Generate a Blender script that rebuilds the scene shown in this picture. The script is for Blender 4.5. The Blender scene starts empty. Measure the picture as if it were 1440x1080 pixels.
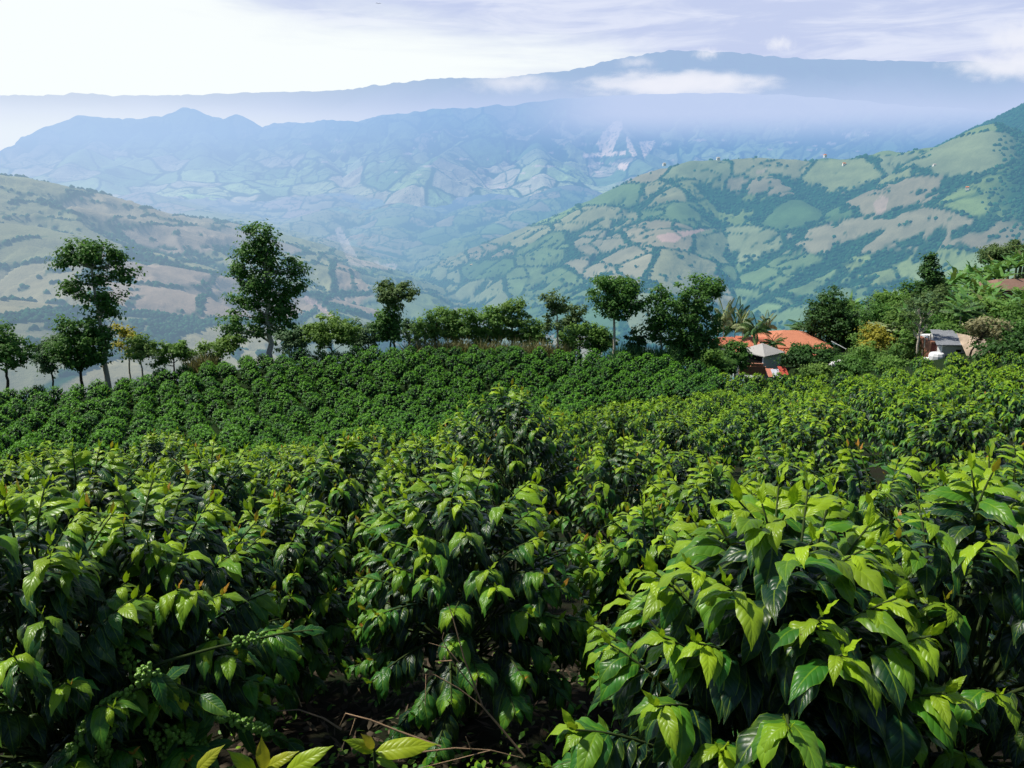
import bpy, math
import numpy as np

rng = np.random.default_rng(11)
scene = bpy.context.scene
COL = scene.collection
PI = math.pi
R = math.radians

# ------------------------------------------------------------------ camera
PITCH = R(15.8)
FPX = 1130.0
CT, ST = math.cos(PITCH), math.sin(PITCH)


def ray(px, py):
    xc = (np.asarray(px, float) - 720) / FPX
    yc = (540 - np.asarray(py, float)) / FPX
    return np.stack([xc, CT + yc * ST, -ST + yc * CT], -1)


def at(px, py, d):
    """world point seen at photo pixel (px,py) at horizontal distance d"""
    v = ray(px, py)
    h = np.hypot(v[..., 0], v[..., 1])
    return v * (np.asarray(d, float) / h)[..., None]


def project(P):
    P = np.asarray(P, float)
    f = P[..., 1] * CT - P[..., 2] * ST
    u = P[..., 1] * ST + P[..., 2] * CT
    f = np.where(np.abs(f) < 1e-6, 1e-6, f)
    return 720 + FPX * P[..., 0] / f, 540 - FPX * u / f, f


def mpp(d, py=480):
    v = ray(720, py)
    return d / v[1] / FPX


cam_d = bpy.data.cameras.new('camera')
cam = bpy.data.objects.new('camera', cam_d)
COL.objects.link(cam)
cam.rotation_euler = (PI / 2 - PITCH, 0, 0)
cam_d.sensor_width = 36
cam_d.lens = 36 * FPX / 1440
cam_d.clip_start = 0.05
cam_d.clip_end = 60000
scene.camera = cam

# ------------------------------------------------------------------ helpers


def tag(o, label=None, cat=None, group=None, kind=None):
    if label:
        o['label'] = label
    if cat:
        o['category'] = cat
    if group:
        o['group'] = group
    if kind:
        o['kind'] = kind
    return o


def empty(name, loc=(0, 0, 0), rz=0.0, label=None, cat=None, group=None):
    o = bpy.data.objects.new(name, None)
    o.empty_display_size = 0.1
    COL.objects.link(o)
    o.location = [float(x) for x in loc]
    o.rotation_euler = (0, 0, rz)
    return tag(o, label, cat, group)


def mesh_data(name, V, faces, mat=None, cols=None, smooth=True):
    """faces: list of (M,k) int arrays; cols: dict name -> (N,4)"""
    V = np.asarray(V, np.float32)
    if not isinstance(faces, (list, tuple)):
        faces = [faces]
    faces = [np.asarray(f, np.int32) for f in faces if len(f)]
    me = bpy.data.meshes.new(name)
    me.vertices.add(len(V))
    me.vertices.foreach_set('co', V.ravel())
    nl = sum(f.size for f in faces)
    npoly = sum(len(f) for f in faces)
    me.loops.add(nl)
    me.loops.foreach_set('vertex_index', np.concatenate([f.ravel() for f in faces]))
    me.polygons.add(npoly)
    starts, off = [], 0
    for f in faces:
        starts.append(off + np.arange(len(f)) * f.shape[1])
        off += f.size
    me.polygons.foreach_set('loop_start', np.concatenate(starts).astype(np.int32))
    me.polygons.foreach_set('use_smooth', np.full(npoly, smooth, bool))
    for k, c in (cols or {}).items():
        c = np.asarray(c, np.float32)
        if c.shape[1] == 3:
            c = np.concatenate([c, np.ones((len(c), 1), np.float32)], 1)
        a = me.attributes.new(k, 'FLOAT_COLOR', 'POINT')
        a.data.foreach_set('color', c.ravel())
    me.update(calc_edges=True)
    me.validate()
    if mat:
        me.materials.append(mat)
    return me


def link(name, me, parent=None, loc=(0, 0, 0), rz=0.0):
    o = bpy.data.objects.new(name, me)
    COL.objects.link(o)
    o.parent = parent
    o.location = [float(x) for x in loc]
    o.rotation_euler = (0, 0, rz)
    return o


def copy_tree(o, parent=None):
    c = o.copy()
    COL.objects.link(c)
    c.parent = parent
    for ch in list(o.children):
        copy_tree(ch, c)
    return c


class MB:
    """collects geometry of one mesh"""

    def __init__(self):
        self.V, self.F, self.C, self.n = [], {}, [], 0

    def add(self, V, F, C=None):
        V = np.asarray(V, float).reshape(-1, 3)
        F = np.asarray(F, int)
        self.V.append(V)
        self.F.setdefault(F.shape[1], []).append(F + self.n)
        if C is None:
            C = np.zeros((len(V), 4))
        C = np.asarray(C, float)
        if C.ndim == 1:
            C = np.tile(C, (len(V), 1))
        self.C.append(C)
        self.n += len(V)
        return self

    def box(self, c, s, rz=0.0, C=None):
        x, y, z = np.array(s) / 2
        V = np.array([[-x, -y, -z], [x, -y, -z], [x, y, -z], [-x, y, -z], [-x, -y, z], [x, -y, z], [x, y, z], [-x, y, z]])
        cr, sr = math.cos(rz), math.sin(rz)
        V = V @ np.array([[cr, sr, 0], [-sr, cr, 0], [0, 0, 1]]) + np.array(c)
        return self.add(V, [[0, 3, 2, 1], [4, 5, 6, 7], [0, 1, 5, 4], [1, 2, 6, 5], [2, 3, 7, 6], [3, 0, 4, 7]], C)

    def tube(self, P, r0, r1=None, k=6, C=None):
        P = np.asarray(P, float)
        n = len(P)
        rr = np.linspace(r0, r0 if r1 is None else r1, n) if np.isscalar(r0) else np.asarray(r0)
        T = np.gradient(P, axis=0)
        T /= np.linalg.norm(T, axis=1)[:, None] + 1e-9
        ref = np.where(np.abs(T[:, 2:3]) > 0.9, np.array([[1., 0, 0]]), np.array([[0, 0, 1.]]))
        A = np.cross(T, ref)
        A /= np.linalg.norm(A, axis=1)[:, None] + 1e-9
        B = np.cross(T, A)
        a = np.arange(k) / k * 2 * PI
        V = P[:, None] + rr[:, None, None] * (np.cos(a)[None, :, None] * A[:, None] + np.sin(a)[None, :, None] * B[:, None])
        i = np.arange(n - 1)[:, None] * k
        j = np.arange(k)[None]
        j2 = (j + 1) % k
        F = np.stack([i + j, i + j2, i + k + j2, i + k + j], -1).reshape(-1, 4)
        self.add(V.reshape(-1, 3), F, C)
        self.add(V[-1], [list(range(k))], C)
        return self

    def data(self, name, mat, smooth=True):
        return mesh_data(name, np.concatenate(self.V), [np.concatenate(f) for f in self.F.values()], mat, {'tint': np.concatenate(self.C)}, smooth)

    def build(self, name, mat, parent=None, loc=(0, 0, 0), rz=0.0, smooth=True):
        return link(name, self.data(name, mat, smooth), parent, loc, rz)


def norm(v):
    return v / (np.linalg.norm(v, axis=-1, keepdims=True) + 1e-9)


def sstep(a, b, x):
    t = np.clip((np.asarray(x, float) - a) / (b - a), 0, 1)
    return t * t * (3 - 2 * t)


# ------------------------------------------------------------------ noise
def hsh(ix, iy, seed=0):
    h = (np.asarray(ix).astype(np.int64) * 374761393 + np.asarray(iy).astype(np.int64) * 668265263 + seed * 974634777) & 0xffffffff
    h = ((h ^ (h >> 13)) * 1274126177) & 0xffffffff
    h = ((h ^ (h >> 16)) * 2246822519) & 0xffffffff
    return ((h ^ (h >> 15)) & 0xffffff) / float(0x1000000)


def gnoise(x, y, seed=0):
    ix, iy = np.floor(x), np.floor(y)
    fx, fy = x - ix, y - iy
    u, v = fx ** 3 * (fx * (fx * 6 - 15) + 10), fy ** 3 * (fy * (fy * 6 - 15) + 10)
    out = 0
    for dx in (0, 1):
        for dy in (0, 1):
            a = hsh(ix + dx, iy + dy, seed) * 2 * PI
            g = np.cos(a) * (fx - dx) + np.sin(a) * (fy - dy)
            out = out + g * (u if dx else 1 - u) * (v if dy else 1 - v)
    return out * 1.5


def fbm(x, y, oct=4, seed=0):
    s, a, t = 0, 1.0, 0
    for i in range(oct):
        s = s + a * gnoise(x * 2 ** i, y * 2 ** i, seed + i * 17)
        t += a
        a *= 0.5
    return s / t


def ridged(x, y, oct=4, seed=0):
    s, a, t = 0, 1.0, 0
    for i in range(oct):
        n = 1 - np.abs(gnoise(x * 2 ** i, y * 2 ** i, seed + i * 31))
        s = s + a * n * n
        t += a
        a *= 0.5
    return s / t


def voronoi(x, y, seed=0):
    ix, iy = np.floor(x), np.floor(y)
    f1 = np.full(x.shape, 9.0)
    f2 = np.full(x.shape, 9.0)
    cid = np.zeros(x.shape)
    for dx in (-1, 0, 1):
        for dy in (-1, 0, 1):
            cx, cy = ix + dx, iy + dy
            jx = cx + 0.5 + 0.9 * (hsh(cx, cy, seed) - 0.5)
            jy = cy + 0.5 + 0.9 * (hsh(cx, cy, seed + 5) - 0.5)
            d = np.hypot(x - jx, y - jy)
            c = hsh(cx, cy, seed + 9)
            m = d < f1
            f2 = np.where(m, f1, np.minimum(f2, d))
            cid = np.where(m, c, cid)
            f1 = np.where(m, d, f1)
    return f1, f2, cid


# ------------------------------------------------------------------ node helpers
class NT:
    def __init__(self, name):
        self.m = bpy.data.materials.new(name)
        self.m.use_nodes = True
        self.t = self.m.node_tree
        self.t.nodes.clear()
        self.out = self.t.nodes.new('ShaderNodeOutputMaterial')

    def n(self, typ, ins=None, **kw):
        nd = self.t.nodes.new(typ)
        for k, v in kw.items():
            setattr(nd, k, v)
        for k, v in (ins or {}).items():
            self.set(nd.inputs[k], v)
        return nd

    def set(self, sock, v):
        if hasattr(v, 'is_linked') or hasattr(v, 'links'):
            self.t.links.new(v, sock)
        else:
            if isinstance(v, (tuple, list)) and len(v) == 3 and sock.type == 'RGBA':
                v = (*v, 1)
            sock.default_value = v

    def math(self, op, a, b=0.0, clamp=False):
        nd = self.n('ShaderNodeMath', operation=op, use_clamp=clamp)
        self.set(nd.inputs[0], a)
        self.set(nd.inputs[1], b)
        return nd.outputs[0]

    def mix(self, f, a, b, blend='MIX'):
        nd = self.n('ShaderNodeMix', data_type='RGBA', blend_type=blend)
        self.set(nd.inputs['Factor'], f)
        self.set(nd.inputs[6], a)
        self.set(nd.inputs[7], b)
        return nd.outputs[2]

    def attr(self, name):
        nd = self.n('ShaderNodeAttribute', attribute_name=name)
        return nd

    def attr_rgb(self, name):
        a = self.attr(name)
        s = self.n('ShaderNodeSeparateColor', {'Color': a.outputs['Color']})
        return s.outputs[0], s.outputs[1], s.outputs[2]

    def ramp(self, f, stops, interp='LINEAR'):
        nd = self.n('ShaderNodeValToRGB', {'Fac': f})
        cr = nd.color_ramp
        cr.interpolation = interp
        while len(cr.elements) < len(stops):
            cr.elements.new(0.5)
        for e, (p, c) in zip(cr.elements, stops):
            e.position = p
            e.color = (*c, 1) if len(c) == 3 else c
        return nd.outputs['Color']

    def noise(self, scale, detail=3, rough=0.55, vec=None, dist=0.0):
        nd = self.n('ShaderNodeTexNoise', {'Scale': scale, 'Detail': detail, 'Roughness': rough, 'Distortion': dist})
        if vec is not None:
            self.set(nd.inputs['Vector'], vec)
        return nd.outputs['Fac']

    def obj(self):
        return self.n('ShaderNodeTexCoord').outputs['Object']

    def bsdf(self, col, rough=0.6, spec=0.3, normal=None, **kw):
        nd = self.n('ShaderNodeBsdfPrincipled', {'Base Color': col, 'Roughness': rough, 'Specular IOR Level': spec})
        for k, v in kw.items():
            self.set(nd.inputs[k], v)
        if normal is not None:
            self.set(nd.inputs['Normal'], normal)
        return nd.outputs[0]

    def bump(self, h, strength=0.5, dist=0.02):
        return self.n('ShaderNodeBump', {'Height': h, 'Strength': strength, 'Distance': dist}).outputs[0]

    def end(self, sh):
        self.t.links.new(sh, self.out.inputs['Surface'])
        return self.m


def mat_plain(name, col, rough=0.8, spec=0.2, var=0.25, scale=6.0, bump=0.2, bdist=0.02, metallic=0.0):
    m = NT(name)
    nz = m.noise(scale, 5, 0.6, m.obj())
    c = m.mix(nz, tuple(x * (1 - var) for x in col), tuple(min(1, x * (1 + var)) for x in col))
    return m.end(m.bsdf(c, rough, spec, m.bump(nz, bump, bdist), Metallic=metallic))


def mat_leaf(name, dark, mid, young, bronze=(0.50, 0.22, 0.04), trans=0.30, rough=0.36, veins=True, gain=1.0):
    """tint = (youth plus painted dome light on bushes, random, bronze) ; luv = (t along, s across -1..1 packed)"""
    m = NT(name)
    age, rnd, brz = m.attr_rgb('tint')
    oi = m.n('ShaderNodeObjectInfo').outputs['Random']
    a2 = m.math('ADD', age, m.math('MULTIPLY', m.math('SUBTRACT', oi, 0.5), 0.10))
    c = m.ramp(a2, [(0.0, dark), (0.42, mid), (1.0, young)])
    c = m.mix(m.math('MULTIPLY', rnd, 0.45), c, (0.012 * gain, 0.045 * gain, 0.022 * gain))
    c = m.mix(brz, c, bronze)
    norml = None
    if veins:
        t, s, _ = m.attr_rgb('luv')
        sa = m.math('ABSOLUTE', m.math('SUBTRACT', m.math('MULTIPLY', s, 2), 1))
        mid_l = m.math('LESS_THAN', sa, 0.055)
        ph = m.math('SUBTRACT', m.math('MULTIPLY', t, 9.0), m.math('MULTIPLY', sa, 1.6))
        w = m.math('ABSOLUTE', m.math('SINE', m.math('MULTIPLY', ph, PI)))
        w = m.math('POWER', w, 0.6)
        lit_rim = m.math('GREATER_THAN', sa, 0.93)  # edge light painted as a paler strip along the leaf margin
        light = m.mix(0.38, c, young)
        vl = m.math('MULTIPLY', m.math('LESS_THAN', w, 0.30), 0.16)
        c = m.mix(m.math('MAXIMUM', m.math('MULTIPLY', mid_l, 0.7), m.math('MAXIMUM', m.math('MULTIPLY', lit_rim, 0.45), vl)), c, light)
        mm = m.math('MULTIPLY', m.math('MINIMUM', m.math('MULTIPLY', sa, 5.0), 1.0), w)
        norml = m.bump(mm, 0.28, 0.004)
    if veins:
        sp_ = m.math('GREATER_THAN', m.noise(95.0, 3, 0.6, m.obj()), 0.70)
        sp_ = m.math('MULTIPLY', sp_, m.math('GREATER_THAN', rnd, 0.45))
        c = m.mix(m.math('MULTIPLY', sp_, 0.75), c, (0.10, 0.065, 0.02))
        yl = m.n('ShaderNodeMapRange', {'Value': m.noise(14.0, 3, 0.6, m.obj()), 'From Min': 0.52, 'From Max': 0.72}).outputs[0]
        c = m.mix(m.math('MULTIPLY', yl, 0.30), c, m.mix(0.5, c, young))
    nz = m.noise(9.0, 2, 0.5, m.obj())
    c = m.mix(m.math('MULTIPLY', nz, 0.35), c, m.mix(0.5, c, dark))
    p = m.bsdf(c, rough, 0.32, norml)
    tr = m.n('ShaderNodeBsdfTranslucent', {'Color': m.mix(0.5, c, (young[0] * 1.1, young[1] * 1.1, young[2] * 0.6))})
    mx = m.n('ShaderNodeMixShader', {'Fac': m.math('ADD', m.math('MULTIPLY', age, trans * 0.9), trans * 0.12)})
    m.t.links.new(p, mx.inputs[1])
    m.t.links.new(tr.outputs[0], mx.inputs[2])
    return m.end(mx.outputs[0])


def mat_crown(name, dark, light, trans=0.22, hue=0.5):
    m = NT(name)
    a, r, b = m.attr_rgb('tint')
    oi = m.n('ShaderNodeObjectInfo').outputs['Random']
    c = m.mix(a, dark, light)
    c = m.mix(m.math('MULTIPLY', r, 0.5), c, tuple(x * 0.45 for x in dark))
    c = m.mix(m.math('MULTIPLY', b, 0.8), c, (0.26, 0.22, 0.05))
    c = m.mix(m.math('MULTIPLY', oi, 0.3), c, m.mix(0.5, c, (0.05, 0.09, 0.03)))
    p = m.bsdf(c, 0.55, 0.25)
    tr = m.n('ShaderNodeBsdfTranslucent', {'Color': m.mix(0.4, c, light)})
    mx = m.n('ShaderNodeMixShader', {'Fac': trans})
    m.t.links.new(p, mx.inputs[1])
    m.t.links.new(tr.outputs[0], mx.inputs[2])
    return m.end(mx.outputs[0])


def mat_terrain(name, scale, bscale, bdist, amp=0.35):
    """col = albedo painted per field, haze = (haze colour, amount): aerial perspective painted on as emission, fixed to the place"""
    m = NT(name)
    col = m.attr('col').outputs['Color']
    hz = m.attr('haze')
    n1 = m.noise(scale, 6, 0.65, m.obj())
    n2 = m.noise(scale * 7, 4, 0.6, m.obj())
    k = m.math('ADD', m.math('MULTIPLY', n1, amp * 2), m.math('MULTIPLY', n2, amp * 1.4))
    k = m.math('ADD', m.math('SUBTRACT', k, amp * 1.7), 1.0)
    vm = m.n('ShaderNodeVectorMath', operation='SCALE')
    m.set(vm.inputs[0], col)
    m.set(vm.inputs['Scale'], k)
    nb = m.noise(bscale, 6, 0.7, m.obj())
    d = m.n('ShaderNodeBsdfDiffuse', {'Color': vm.outputs[0], 'Normal': m.bump(nb, 0.8, bdist)}).outputs[0]
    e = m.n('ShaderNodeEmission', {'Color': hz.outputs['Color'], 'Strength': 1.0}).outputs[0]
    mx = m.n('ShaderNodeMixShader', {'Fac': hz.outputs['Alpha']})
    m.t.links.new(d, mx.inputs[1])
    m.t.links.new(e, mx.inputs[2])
    return m.end(mx.outputs[0])


# ------------------------------------------------------------------ light and sky
SUN_AZ, SUN_EL = R(-78), R(57)     # from the view direction, towards the left
sv = np.array([math.sin(SUN_AZ) * math.cos(SUN_EL), math.cos(SUN_AZ) * math.cos(SUN_EL), math.sin(SUN_EL)])
sd = bpy.data.lights.new('sun', 'SUN')
sd.energy = 5.0
sd.angle = R(3.0)
sd.color = (1.0, 0.95, 0.85)
so = bpy.data.objects.new('sun', sd)
COL.objects.link(so)
from mathutils import Vector
so.rotation_euler = Vector(sv).to_track_quat('Z', 'Y').to_euler()

world = bpy.data.worlds.new('World')
scene.world = world
world.use_nodes = True
wt = world.node_tree
wt.nodes.clear()


class WN(NT):
    def __init__(self, t):
        self.t = t


w = WN(wt)
wout = wt.nodes.new('ShaderNodeOutputWorld')
sky = w.n('ShaderNodeTexSky', sky_type='NISHITA', sun_disc=False, sun_elevation=SUN_EL, sun_rotation=SUN_AZ, altitude=1500.0, air_density=1.0, dust_density=1.5)
bg1 = w.n('ShaderNodeBackground', {'Color': sky.outputs[0], 'Strength': 0.10})
gen = w.n('ShaderNodeTexCoord').outputs['Generated']
sp = w.n('ShaderNodeSeparateXYZ', {0: gen})
X, Y, Z = sp.outputs
mp = w.n('ShaderNodeMapping', {'Vector': gen, 'Scale': (2.2, 2.2, 15.0), 'Rotation': (0, R(4), 0)})
nz = w.noise(1.3, 6, 0.55, mp.outputs[0], 0.4)
nz2 = w.noise(3.5, 5, 0.6, mp.outputs[0], 0.6)
line = w.math('SUBTRACT', 0.150, w.math('MULTIPLY', w.math('ADD', X, 0.30), 0.165))
q = w.math('ADD', w.math('SUBTRACT', Z, line), w.math('MULTIPLY', w.math('SUBTRACT', nz, 0.5), 0.13))
mr = w.n('ShaderNodeMapRange', {'Value': q, 'From Min': -0.016, 'From Max': 0.045}, interpolation_type='SMOOTHSTEP')
lav = w.mix(w.n('ShaderNodeMapRange', {'Value': nz2, 'From Min': 0.38, 'From Max': 0.66}, interpolation_type='SMOOTHSTEP').outputs[0], (0.56, 0.635, 0.87), (0.74, 0.79, 0.95))
ccol = w.mix(mr.outputs[0], (0.95, 1.0, 1.0), lav)
bg2 = w.n('ShaderNodeBackground', {'Color': ccol, 'Strength': 1.0})
up = w.n('ShaderNodeMapRange', {'Value': Z, 'From Min': 0.24, 'From Max': 0.42}, interpolation_type='SMOOTHSTEP')
fwd = w.n('ShaderNodeMapRange', {'Value': Y, 'From Min': 0.45, 'From Max': 0.0}, interpolation_type='SMOOTHSTEP')
mxs = w.n('ShaderNodeMixShader', {'Fac': w.math('MAXIMUM', up.outputs[0], fwd.outputs[0])})
wt.links.new(bg2.outputs[0], mxs.inputs[1])
wt.links.new(bg1.outputs[0], mxs.inputs[2])
wt.links.new(mxs.outputs[0], wout.inputs['Surface'])

scene.view_settings.view_transform = 'Standard'
scene.view_settings.look = 'None'
scene.view_settings.exposure = 0
scene.cycles.max_bounces = 6
scene.cycles.diffuse_bounces = 3
scene.cycles.glossy_bounces = 2
scene.cycles.transmission_bounces = 4
scene.cycles.use_denoising = True
scene.cycles.sample_clamp_indirect = 4.0

# ------------------------------------------------------------------ near ground: thin plate spline through surveyed points
GP = []


def g(px, py, d, drop=0.0):
    p = at(px, py, d)
    GP.append((p[0], p[1], p[2] - drop))


GP += [(0, -1, -1.9), (-6, -4, -1.2), (7, -4, -1.6), (0, -14, 2.5), (-25, -10, 1.0), (25, -10, 0.5), (-3.0, 0.5, -2.1), (3.2, 0.5, -2.2),
       (0.4, 1.6, -2.05), (-0.1, 3.05, -2.42), (-1.35, 2.6, -2.50), (-0.5, 2.2, -2.2)]
for px in (300, 40):
    g(px, 655, 4.4, 1.3); g(px, 606, 7.2, 1.4); g(px, 660, 15, 1.0); g(px, 640, 25, 1.5)
for px, a, b, c in ((20, 606, 565, 545), (170, 604, 560, 534), (330, 600, 545, 502), (480, 598, 540, 493), (620, 592, 535, 488), (760, 584, 535, 491)):
    g(px, a, 37, 1.2); g(px, b, 49, 1.2); g(px, c, 60, 1.0)
g(600, 640, 4.6, 1.3); g(620, 600, 8, 1.3); g(640, 612, 15, 1.2); g(640, 612, 24, 1.2)
g(820, 600, 8, 1.3); g(860, 582, 15, 1.3); g(880, 562, 28, 1.3); g(900, 530, 48, 1.2); g(920, 504, 61, 1.0); g(990, 514, 61, 1.0)
g(1040, 640, 4.4, 1.3); g(1050, 592, 8, 1.35); g(1060, 562, 16, 1.35); g(1060, 543, 28, 1.3); g(1050, 536, 46, 1.2); g(1065, 534, 60, 1.0); g(1130, 526, 62, 1.0)
g(1300, 640, 4.2, 1.35); g(1300, 566, 9, 1.35); g(1300, 536, 16, 1.35); g(1290, 522, 27, 1.25); g(1280, 512, 45, 1.2); g(1290, 506, 62, 1.0)
g(1600, 545, 12, 1.3); g(1600, 520, 28, 1.3); g(1560, 505, 60, 1.0)
# beyond the field
g(1080, 520, 88); g(1150, 503, 94); g(1340, 503, 76); g(1425, 424, 112); g(1440, 385, 132); g(1300, 452, 108); g(1210, 482, 104); g(1230, 505, 82)
g(1180, 560, 135); g(1320, 500, 150); g(1500, 420, 150); g(1560, 440, 100); g(1040, 560, 110); g(1200, 640, 175); g(1500, 560, 178)
for px in (-60, 120, 300, 480, 660, 800, 940):
    g(px, 640, 78); g(px, 720, 112); g(px, 800, 165)
GP = np.array(GP)
_S = 40.0
_A = GP[:, :2] / _S


def _tk(r2):
    return 0.5 * r2 * np.log(r2 + 1e-12)


_n = len(GP)
_K = np.zeros((_n + 3, _n + 3))
_K[:_n, :_n] = _tk(((_A[:, None] - _A[None]) ** 2).sum(-1)) + np.eye(_n) * 1e-5
_K[:_n, _n] = 1
_K[:_n, _n + 1:] = _A
_K[_n, :_n] = 1
_K[_n + 1:, :_n] = _A.T
_W = np.linalg.solve(_K, np.concatenate([GP[:, 2], np.zeros(3)]))


def gz(x, y):
    x = np.asarray(x, float)
    y = np.asarray(y, float)
    sh = x.shape
    q = np.stack([x.ravel(), y.ravel()], -1) / _S
    z = _tk(((q[:, None] - _A[None]) ** 2).sum(-1)) @ _W[:_n] + _W[_n] + q @ _W[_n + 1:]
    return z.reshape(sh)


def ground_pt(px, d, py=500):
    p = at(px, py, d)
    p[2] = gz(p[0], p[1])
    return p


def sheet(NA, NR):
    i = np.arange(NR - 1)[:, None] * NA
    j = np.arange(NA - 1)[None]
    return np.stack([i + j, i + j + 1, i + NA + j + 1, i + NA + j], -1).reshape(-1, 4)


M_soil = NT('soil')
_nz = M_soil.noise(1.3, 8, 0.65, M_soil.obj())
_nf = M_soil.noise(38, 6, 0.7, M_soil.obj())
_c = M_soil.mix(_nf, (0.007, 0.006, 0.0045), (0.038, 0.029, 0.019))
_c = M_soil.mix(M_soil.ramp(_nz, [(0.45, (0, 0, 0)), (0.62, (1, 1, 1))]), _c, (0.012, 0.03, 0.008))
_sy = M_soil.n('ShaderNodeSeparateXYZ', {0: M_soil.obj()}).outputs[1]
_c = M_soil.mix(M_soil.n('ShaderNodeMapRange', {'Value': _sy, 'From Min': 8.0, 'From Max': 25.0}).outputs[0], _c, M_soil.mix(_nf, (0.006, 0.016, 0.004), (0.022, 0.045, 0.010)))
M_soil = M_soil.end(M_soil.bsdf(_c, 0.9, 0.1, M_soil.bump(_nf, 1.0, 0.03)))

gx = np.concatenate([np.arange(-95, -7, 1.2), np.arange(-7, 7, 0.16), np.arange(7, 135, 1.2)])
gy = np.concatenate([np.arange(-14, -1, 1.0), np.arange(-1, 9, 0.16), np.arange(9, 172, 1.2)])
GX, GY = np.meshgrid(gx, gy)
GZ = gz(GX, GY) + 0.05 * fbm(GX * 1.7, GY * 1.7, 4, 3)
ground = link('ground', mesh_data('ground', np.stack([GX, GY, GZ], -1).reshape(-1, 3), sheet(len(gx), len(gy)), M_soil))
tag(ground, kind='structure')

# ------------------------------------------------------------------ the far terrain


def seg_dist(P, a, b):
    d = b[:2] - a[:2]
    L2 = (d ** 2).sum() + 1e-9
    t = np.clip(((P[:, 0] - a[0]) * d[0] + (P[:, 1] - a[1]) * d[1]) / L2, 0, 1)
    dx = P[:, 0] - a[0] - t * d[0]
    dy = P[:, 1] - a[1] - t * d[1]
    return np.sqrt(dx * dx + dy * dy), a[2] + t * (b[2] - a[2])


def ridge_max(P, ridges):
    z = np.full(len(P), -1e9)
    dd = np.full(len(P), 1e9)
    for pts, slope, wd in ridges:
        for a, b in zip(pts[:-1], pts[1:]):
            d, h = seg_dist(P, a, b)
            zz = h - slope * (np.sqrt(d * d + wd * wd) - wd)
            m = zz > z
            z = np.where(m, zz, z)
            dd = np.where(m, d, dd)
    return z, dd


def rpts(*l):
    return np.array([at(a, b, c) for a, b, c in l])


def subdiv(pts, n, jit, seed):
    """jagged crest between control points"""
    s = np.linspace(0, len(pts) - 1, n)
    i = np.clip(s.astype(int), 0, len(pts) - 2)
    f = (s - i)[:, None]
    P = pts[i] * (1 - f) + pts[i + 1] * f
    P[:, 2] += jit * fbm(s * 2.7, s * 0 + seed, 4, seed)
    P[:, 0] += jit * 2 * fbm(s * 1.9, s * 0 + seed + 3, 3, seed + 1)
    P[:, 1] += jit * 4 * fbm(s * 1.9, s * 0 + seed + 5, 3, seed + 2)
    return P


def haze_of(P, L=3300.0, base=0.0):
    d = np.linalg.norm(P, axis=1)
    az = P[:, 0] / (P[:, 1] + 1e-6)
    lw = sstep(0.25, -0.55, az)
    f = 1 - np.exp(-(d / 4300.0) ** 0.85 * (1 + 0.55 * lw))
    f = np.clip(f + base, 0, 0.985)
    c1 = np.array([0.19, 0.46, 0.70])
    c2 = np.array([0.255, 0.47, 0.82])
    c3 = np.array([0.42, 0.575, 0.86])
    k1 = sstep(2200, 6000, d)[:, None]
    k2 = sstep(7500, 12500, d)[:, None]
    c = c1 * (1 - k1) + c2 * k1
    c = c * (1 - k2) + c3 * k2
    c = c + (np.array([0.62, 0.77, 0.98]) - c) * (lw * 0.55)[:, None]  # sun glow painted as whiter haze towards the left
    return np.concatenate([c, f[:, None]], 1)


FOREST = np.array([0.016, 0.060, 0.026])
PAL = np.array([[0.15, 0.23, 0.10], [0.19, 0.27, 0.10], [0.24, 0.28, 0.13], [0.27, 0.275, 0.155], [0.285, 0.255, 0.17],
                [0.14, 0.21, 0.09], [0.21, 0.28, 0.11], [0.26, 0.245, 0.165], [0.22, 0.26, 0.14], [0.10, 0.18, 0.075]])


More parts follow.
